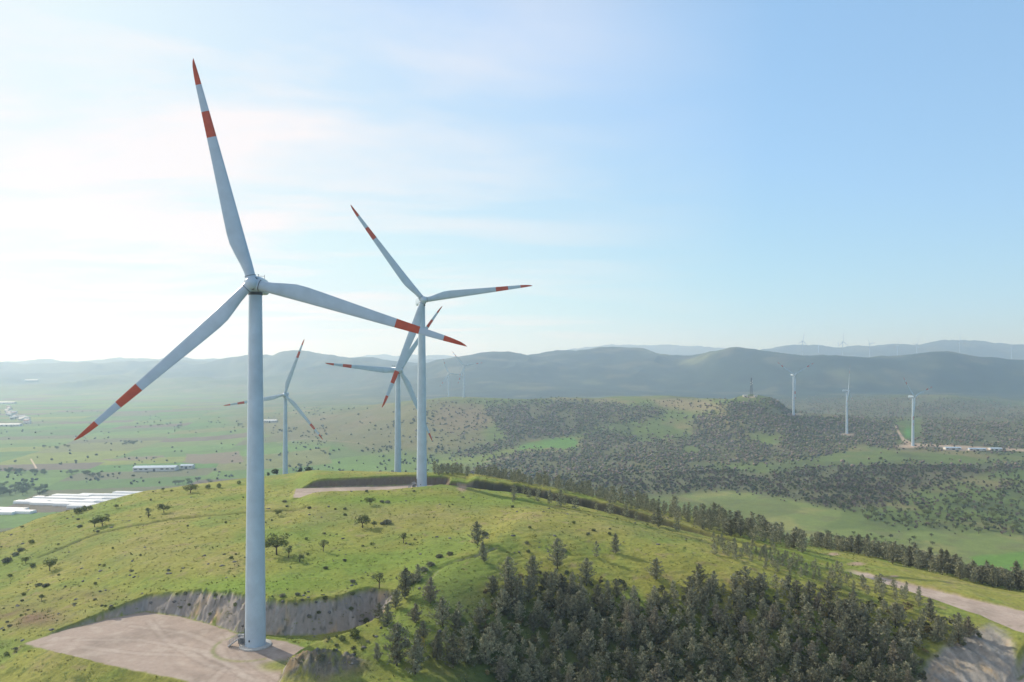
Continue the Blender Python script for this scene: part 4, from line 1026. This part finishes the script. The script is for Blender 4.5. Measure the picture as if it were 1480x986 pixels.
for i, (px, py, L_, lb) in enumerate(((1376,649.5,24,'left one of three blue-roofed low sheds by the dirt track'), (1411,651,26,'middle one of three blue-roofed low sheds by the dirt track'), (1438,650.5,18,'right one of three blue-roofed low sheds by the dirt track'))):
    p = ground_at(px, py, 600); hall('shed', p[0], p[1], L_, 9, 3, R(-4), M_blue, M_wall, lb, 'shed', nwin=4)
# village
hr = random.Random(31); k = 0
for _ in range(200):
    f = hr.random(); px = 8 + 32 * f + hr.gauss(0, 3); py = 592 + 20 * f + hr.gauss(0, 2.5)
    p = ground_at(px, py, 600)
    if p is None: continue
    hall('house', p[0], p[1], hr.uniform(12, 20), hr.uniform(9, 12), hr.uniform(5, 8), hr.uniform(-.5, .5), hr.choice((M_tile, M_wall, M_conc, M_wall)), M_wall, 'small pale house in the hazy village on the left plain', 'house', .5, 2, 'houses of the village on the left plain'); k += 1
    if k >= 34: break
# greenhouses
def greenhouse():
    t = empty('greenhouse'); L_, w, hgt, n = 60., 9., 4.2, 3
    b = MB(); vs = []; fs = []; m_ = 8
    for s in range(n):
        y0 = -n * w / 2 + s * w
        for xx_ in (-L_ / 2, L_ / 2):
            for q_ in range(m_ + 1):
                a = math.pi * q_ / m_; vs.append((xx_, y0 + w / 2 - w / 2 * math.cos(a), 1.6 + (hgt - 1.6) * math.sin(a)))
        o_ = s * 2 * (m_ + 1)
        for q_ in range(m_): fs.append((o_ + q_, o_ + q_ + 1, o_ + m_ + 2 + q_, o_ + m_ + 1 + q_))
    b.add(vs, fs); b.build('cover', M_poly, t, smooth=True)
    b = MB()
    for s in (-1, 1): b.box((0, s * n * w / 2, .8), (L_, .3, 1.6)); b.box((s * L_ / 2, 0, .8), (.3, n * w, 1.6))
    for s in range(n):
        for xx_ in (-L_ / 2, L_ / 2):
            y0 = -n * w / 2 + s * w
            b.add([(xx_, y0 + w / 2 - w / 2 * math.cos(math.pi * q_ / 8), 1.6 + 2.5 * math.sin(math.pi * q_ / 8)) for q_ in range(9)], [tuple(range(9))])
    b.build('side_wall', M_poly, t); 
    b = MB(); b.box((-L_ / 2 - .2, 0, 1.2), (.1, 3, 2.4)); b.build('door', M_steel, t)
    return t
gh = greenhouse(); first = True
for px, py, sx in ((195,714.5,1.0),(175,718,.9),(140,717.5,.8),(105,718.5,.9),(160,722,1.),(120,722.5,1.),(78,721.5,.9),(150,726.5,.9),(108,727,1.),(66,725.5,.85),(112,731,1.),(72,729.5,.8),(45,727.5,.7),(126,734,.8),(5,738,1.),(25,741.5,.7),(-8,742.5,.9)):
    p = ground_at(px, py, 600)
    if p is None: continue
    c = gh if first else copy_tree(gh); first = False
    c.location = p; c.rotation_euler = (0, 0, R(-6)); c.scale = (sx * 1.05, .42, .9)
    if px < 40 and py > 736: tag(c, 'white plastic greenhouse of the small separate cluster at the left edge', 'greenhouse', 'greenhouses of the small cluster at the left edge')
    else: tag(c, 'white plastic greenhouse in the large cluster beyond the left slope', 'greenhouse', 'greenhouses of the large cluster')
# lattice radio mast with huts on the wooded hill
p = ground_at(1086, 573.5, 900)
t = empty('radio_mast', (p[0], p[1], p[2] - .5)); tag(t, 'lattice radio mast with aerials on the wooded hill crest', 'mast')
b = MB(); hm = 41.; wd = lambda z: 2.2 * (1 - z / hm) + .5; cs = ((-1,-1),(1,-1),(1,1),(-1,1))
for sx, sy in cs: b.tube([(sx * wd(0), sy * wd(0), 0), (sx * wd(hm), sy * wd(hm), hm)], .22, 5)
for i in range(14):
    z0, z1_ = hm * i / 14, hm * (i + 1) / 14
    for k in range(4):
        a, c = cs[k], cs[(k + 1) % 4]; b.tube([(a[0] * wd(z0), a[1] * wd(z0), z0), (c[0] * wd(z1_), c[1] * wd(z1_), z1_)], .12, 4); b.tube([(a[0] * wd(z0), a[1] * wd(z0), z0), (c[0] * wd(z0), c[1] * wd(z0), z0)], .12, 4)
b.build('lattice', M_dark, t)
for z, s in ((34, 1), (31, -1), (26, -1), (29, 1)):
    b = MB(); b.tube([(s * 1.5, -1.3, z), (s * 1.5, -1.9, z)], 1.0, 14); b.build('dish', M_wall, t)
b = MB(); b.tube([(0, 0, hm), (0, 0, hm + 5)], .12, 5); b.build('aerial', M_steel, t)
for px, lb, s in ((1077, 'small white hut left of the radio mast', 1.), (1092, 'small white hut right of the radio mast', .7)):
    p = ground_at(px, 573.5, 900); hall('hut', p[0], p[1], 9 * s, 6 * s, 3.2, 0, M_conc, M_wall, lb, 'hut', .3, 3)

lap('bld')
# ------------------------------------------------------------------ haze: a real layer of air over the land
b = MB(); HT = 540.
b.box((0, 6500, (HT - 400) / 2), (36000, 17500, HT + 400))
hz_m = bpy.data.materials.new('haze_air'); hz_m.use_nodes = True; nt = hz_m.node_tree
for n_ in list(nt.nodes):
    if n_.type != 'OUTPUT_MATERIAL': nt.nodes.remove(n_)
out = [n_ for n_ in nt.nodes if n_.type == 'OUTPUT_MATERIAL'][0]
vs_ = N(nt, 'ShaderNodeVolumeScatter'); vs_.inputs['Color'].default_value = (.50, .71, 1.0, 1); vs_.inputs['Density'].default_value = 1 / 7000; vs_.inputs['Anisotropy'].default_value = .3
nt.links.new(vs_.outputs[0], out.inputs['Volume'])
hz_o = b.build('haze', hz_m); tag(hz_o, kind='structure')

# ------------------------------------------------------------------ light, sky, camera
SUN_EL, SUN_AZ = 30., 309.       # azimuth clockwise from +Y
sdir = Vector((math.sin(R(SUN_AZ)) * math.cos(R(SUN_EL)), math.cos(R(SUN_AZ)) * math.cos(R(SUN_EL)), math.sin(R(SUN_EL))))
sl = bpy.data.lights.new('sun', 'SUN'); sl.energy = 5.0; sl.angle = R(.6); sl.color = (1.0, .93, .80)
so = bpy.data.objects.new('sun', sl); COL.objects.link(so); so.rotation_euler = (-sdir).to_track_quat('-Z', 'Y').to_euler()
w = bpy.data.worlds.new('World'); scene.world = w; w.use_nodes = True; nt = w.node_tree
bg = nt.nodes['Background']; sky = N(nt, 'ShaderNodeTexSky', sky_type='NISHITA'); sky.sun_disc = False
sky.sun_elevation = R(SUN_EL); sky.sun_rotation = R(SUN_AZ); sky.air_density = 1.0; sky.dust_density = 1.0; sky.ozone_density = 2.0; sky.altitude = 400
# thin clouds, laid out on a high plane over the land
tc = N(nt, 'ShaderNodeTexCoord'); sep = N(nt, 'ShaderNodeSeparateXYZ'); nt.links.new(tc.outputs['Generated'], sep.inputs[0])
zc_ = N(nt, 'ShaderNodeMath', operation='MAXIMUM'); nt.links.new(sep.outputs[2], zc_.inputs[0]); zc_.inputs[1].default_value = .03
za = N(nt, 'ShaderNodeMath', operation='ADD'); nt.links.new(zc_.outputs[0], za.inputs[0]); za.inputs[1].default_value = .06
dx_ = N(nt, 'ShaderNodeMath', operation='DIVIDE'); nt.links.new(sep.outputs[0], dx_.inputs[0]); nt.links.new(za.outputs[0], dx_.inputs[1])
dy_ = N(nt, 'ShaderNodeMath', operation='DIVIDE'); nt.links.new(sep.outputs[1], dy_.inputs[0]); nt.links.new(za.outputs[0], dy_.inputs[1])
cmb = N(nt, 'ShaderNodeCombineXYZ'); nt.links.new(dx_.outputs[0], cmb.inputs[0]); nt.links.new(dy_.outputs[0], cmb.inputs[1])
mp = N(nt, 'ShaderNodeMapping'); mp.inputs['Scale'].default_value = (.55, 1.1, 1); mp.inputs['Rotation'].default_value = (0, 0, R(12)); nt.links.new(cmb.outputs[0], mp.inputs[0])
cn = N(nt, 'ShaderNodeTexNoise'); cn.inputs['Scale'].default_value = .9; cn.inputs['Detail'].default_value = 7; cn.inputs['Roughness'].default_value = .52; cn.inputs['Distortion'].default_value = .35; nt.links.new(mp.outputs[0], cn.inputs['Vector'])
cf = rng_node(nt, cn.outputs['Fac'], .44, .66, 0, 1)
lm = rng_node(nt, sep.outputs[0], .3, -.35, 0, 1)      # more cloud towards the sun
ml = N(nt, 'ShaderNodeMath', operation='MULTIPLY'); nt.links.new(cf, ml.inputs[0]); nt.links.new(lm, ml.inputs[1])
# veil
ve = rng_node(nt, sep.outputs[0], .32, -.6, .02, .6)
mv = N(nt, 'ShaderNodeMath', operation='MULTIPLY_ADD'); nt.links.new(ml.outputs[0], mv.inputs[0]); mv.inputs[1].default_value = .8; nt.links.new(ve, mv.inputs[2])
mixn = N(nt, 'ShaderNodeMix', data_type='RGBA'); nt.links.new(mv.outputs[0], mixn.inputs[0]); tint = N(nt, 'ShaderNodeVectorMath', operation='MULTIPLY'); nt.links.new(sky.outputs[0], tint.inputs[0]); tint.inputs[1].default_value = (.15, .15, .15)
gm = N(nt, 'ShaderNodeGamma'); gm.inputs['Gamma'].default_value = .45; nt.links.new(tint.outputs[0], gm.inputs[0])
up = rng_node(nt, sep.outputs[2], .42, .95, 1.0, .42)  # dims the unseen upper sky to cut ambient fill and deepen shadows
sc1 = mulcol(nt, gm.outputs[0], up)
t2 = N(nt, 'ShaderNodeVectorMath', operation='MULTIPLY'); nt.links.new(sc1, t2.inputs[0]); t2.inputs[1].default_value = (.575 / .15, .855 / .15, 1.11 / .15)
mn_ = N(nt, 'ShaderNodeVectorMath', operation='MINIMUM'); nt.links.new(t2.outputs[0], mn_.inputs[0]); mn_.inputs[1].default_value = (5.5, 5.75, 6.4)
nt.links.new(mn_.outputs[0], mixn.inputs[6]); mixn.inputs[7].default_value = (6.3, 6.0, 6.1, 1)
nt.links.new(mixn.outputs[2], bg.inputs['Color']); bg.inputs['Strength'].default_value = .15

cam = bpy.data.cameras.new('camera'); co = bpy.data.objects.new('camera', cam); COL.objects.link(co); scene.camera = co
co.location = (0, 0, ZC); co.rotation_euler = (R(90), 0, 0); cam.sensor_width = 36; cam.lens = 36 * F / 1480; cam.shift_y = (HZ - 493) / 1480; cam.clip_start = .5; cam.clip_end = 60000
scene.view_settings.view_transform = 'Standard'; scene.view_settings.look = 'None'; scene.view_settings.exposure = 0
scene.cycles.volume_bounces = 2; scene.cycles.max_bounces = 6; scene.cycles.diffuse_bounces = 2; scene.cycles.glossy_bounces = 2; scene.cycles.use_denoising = True
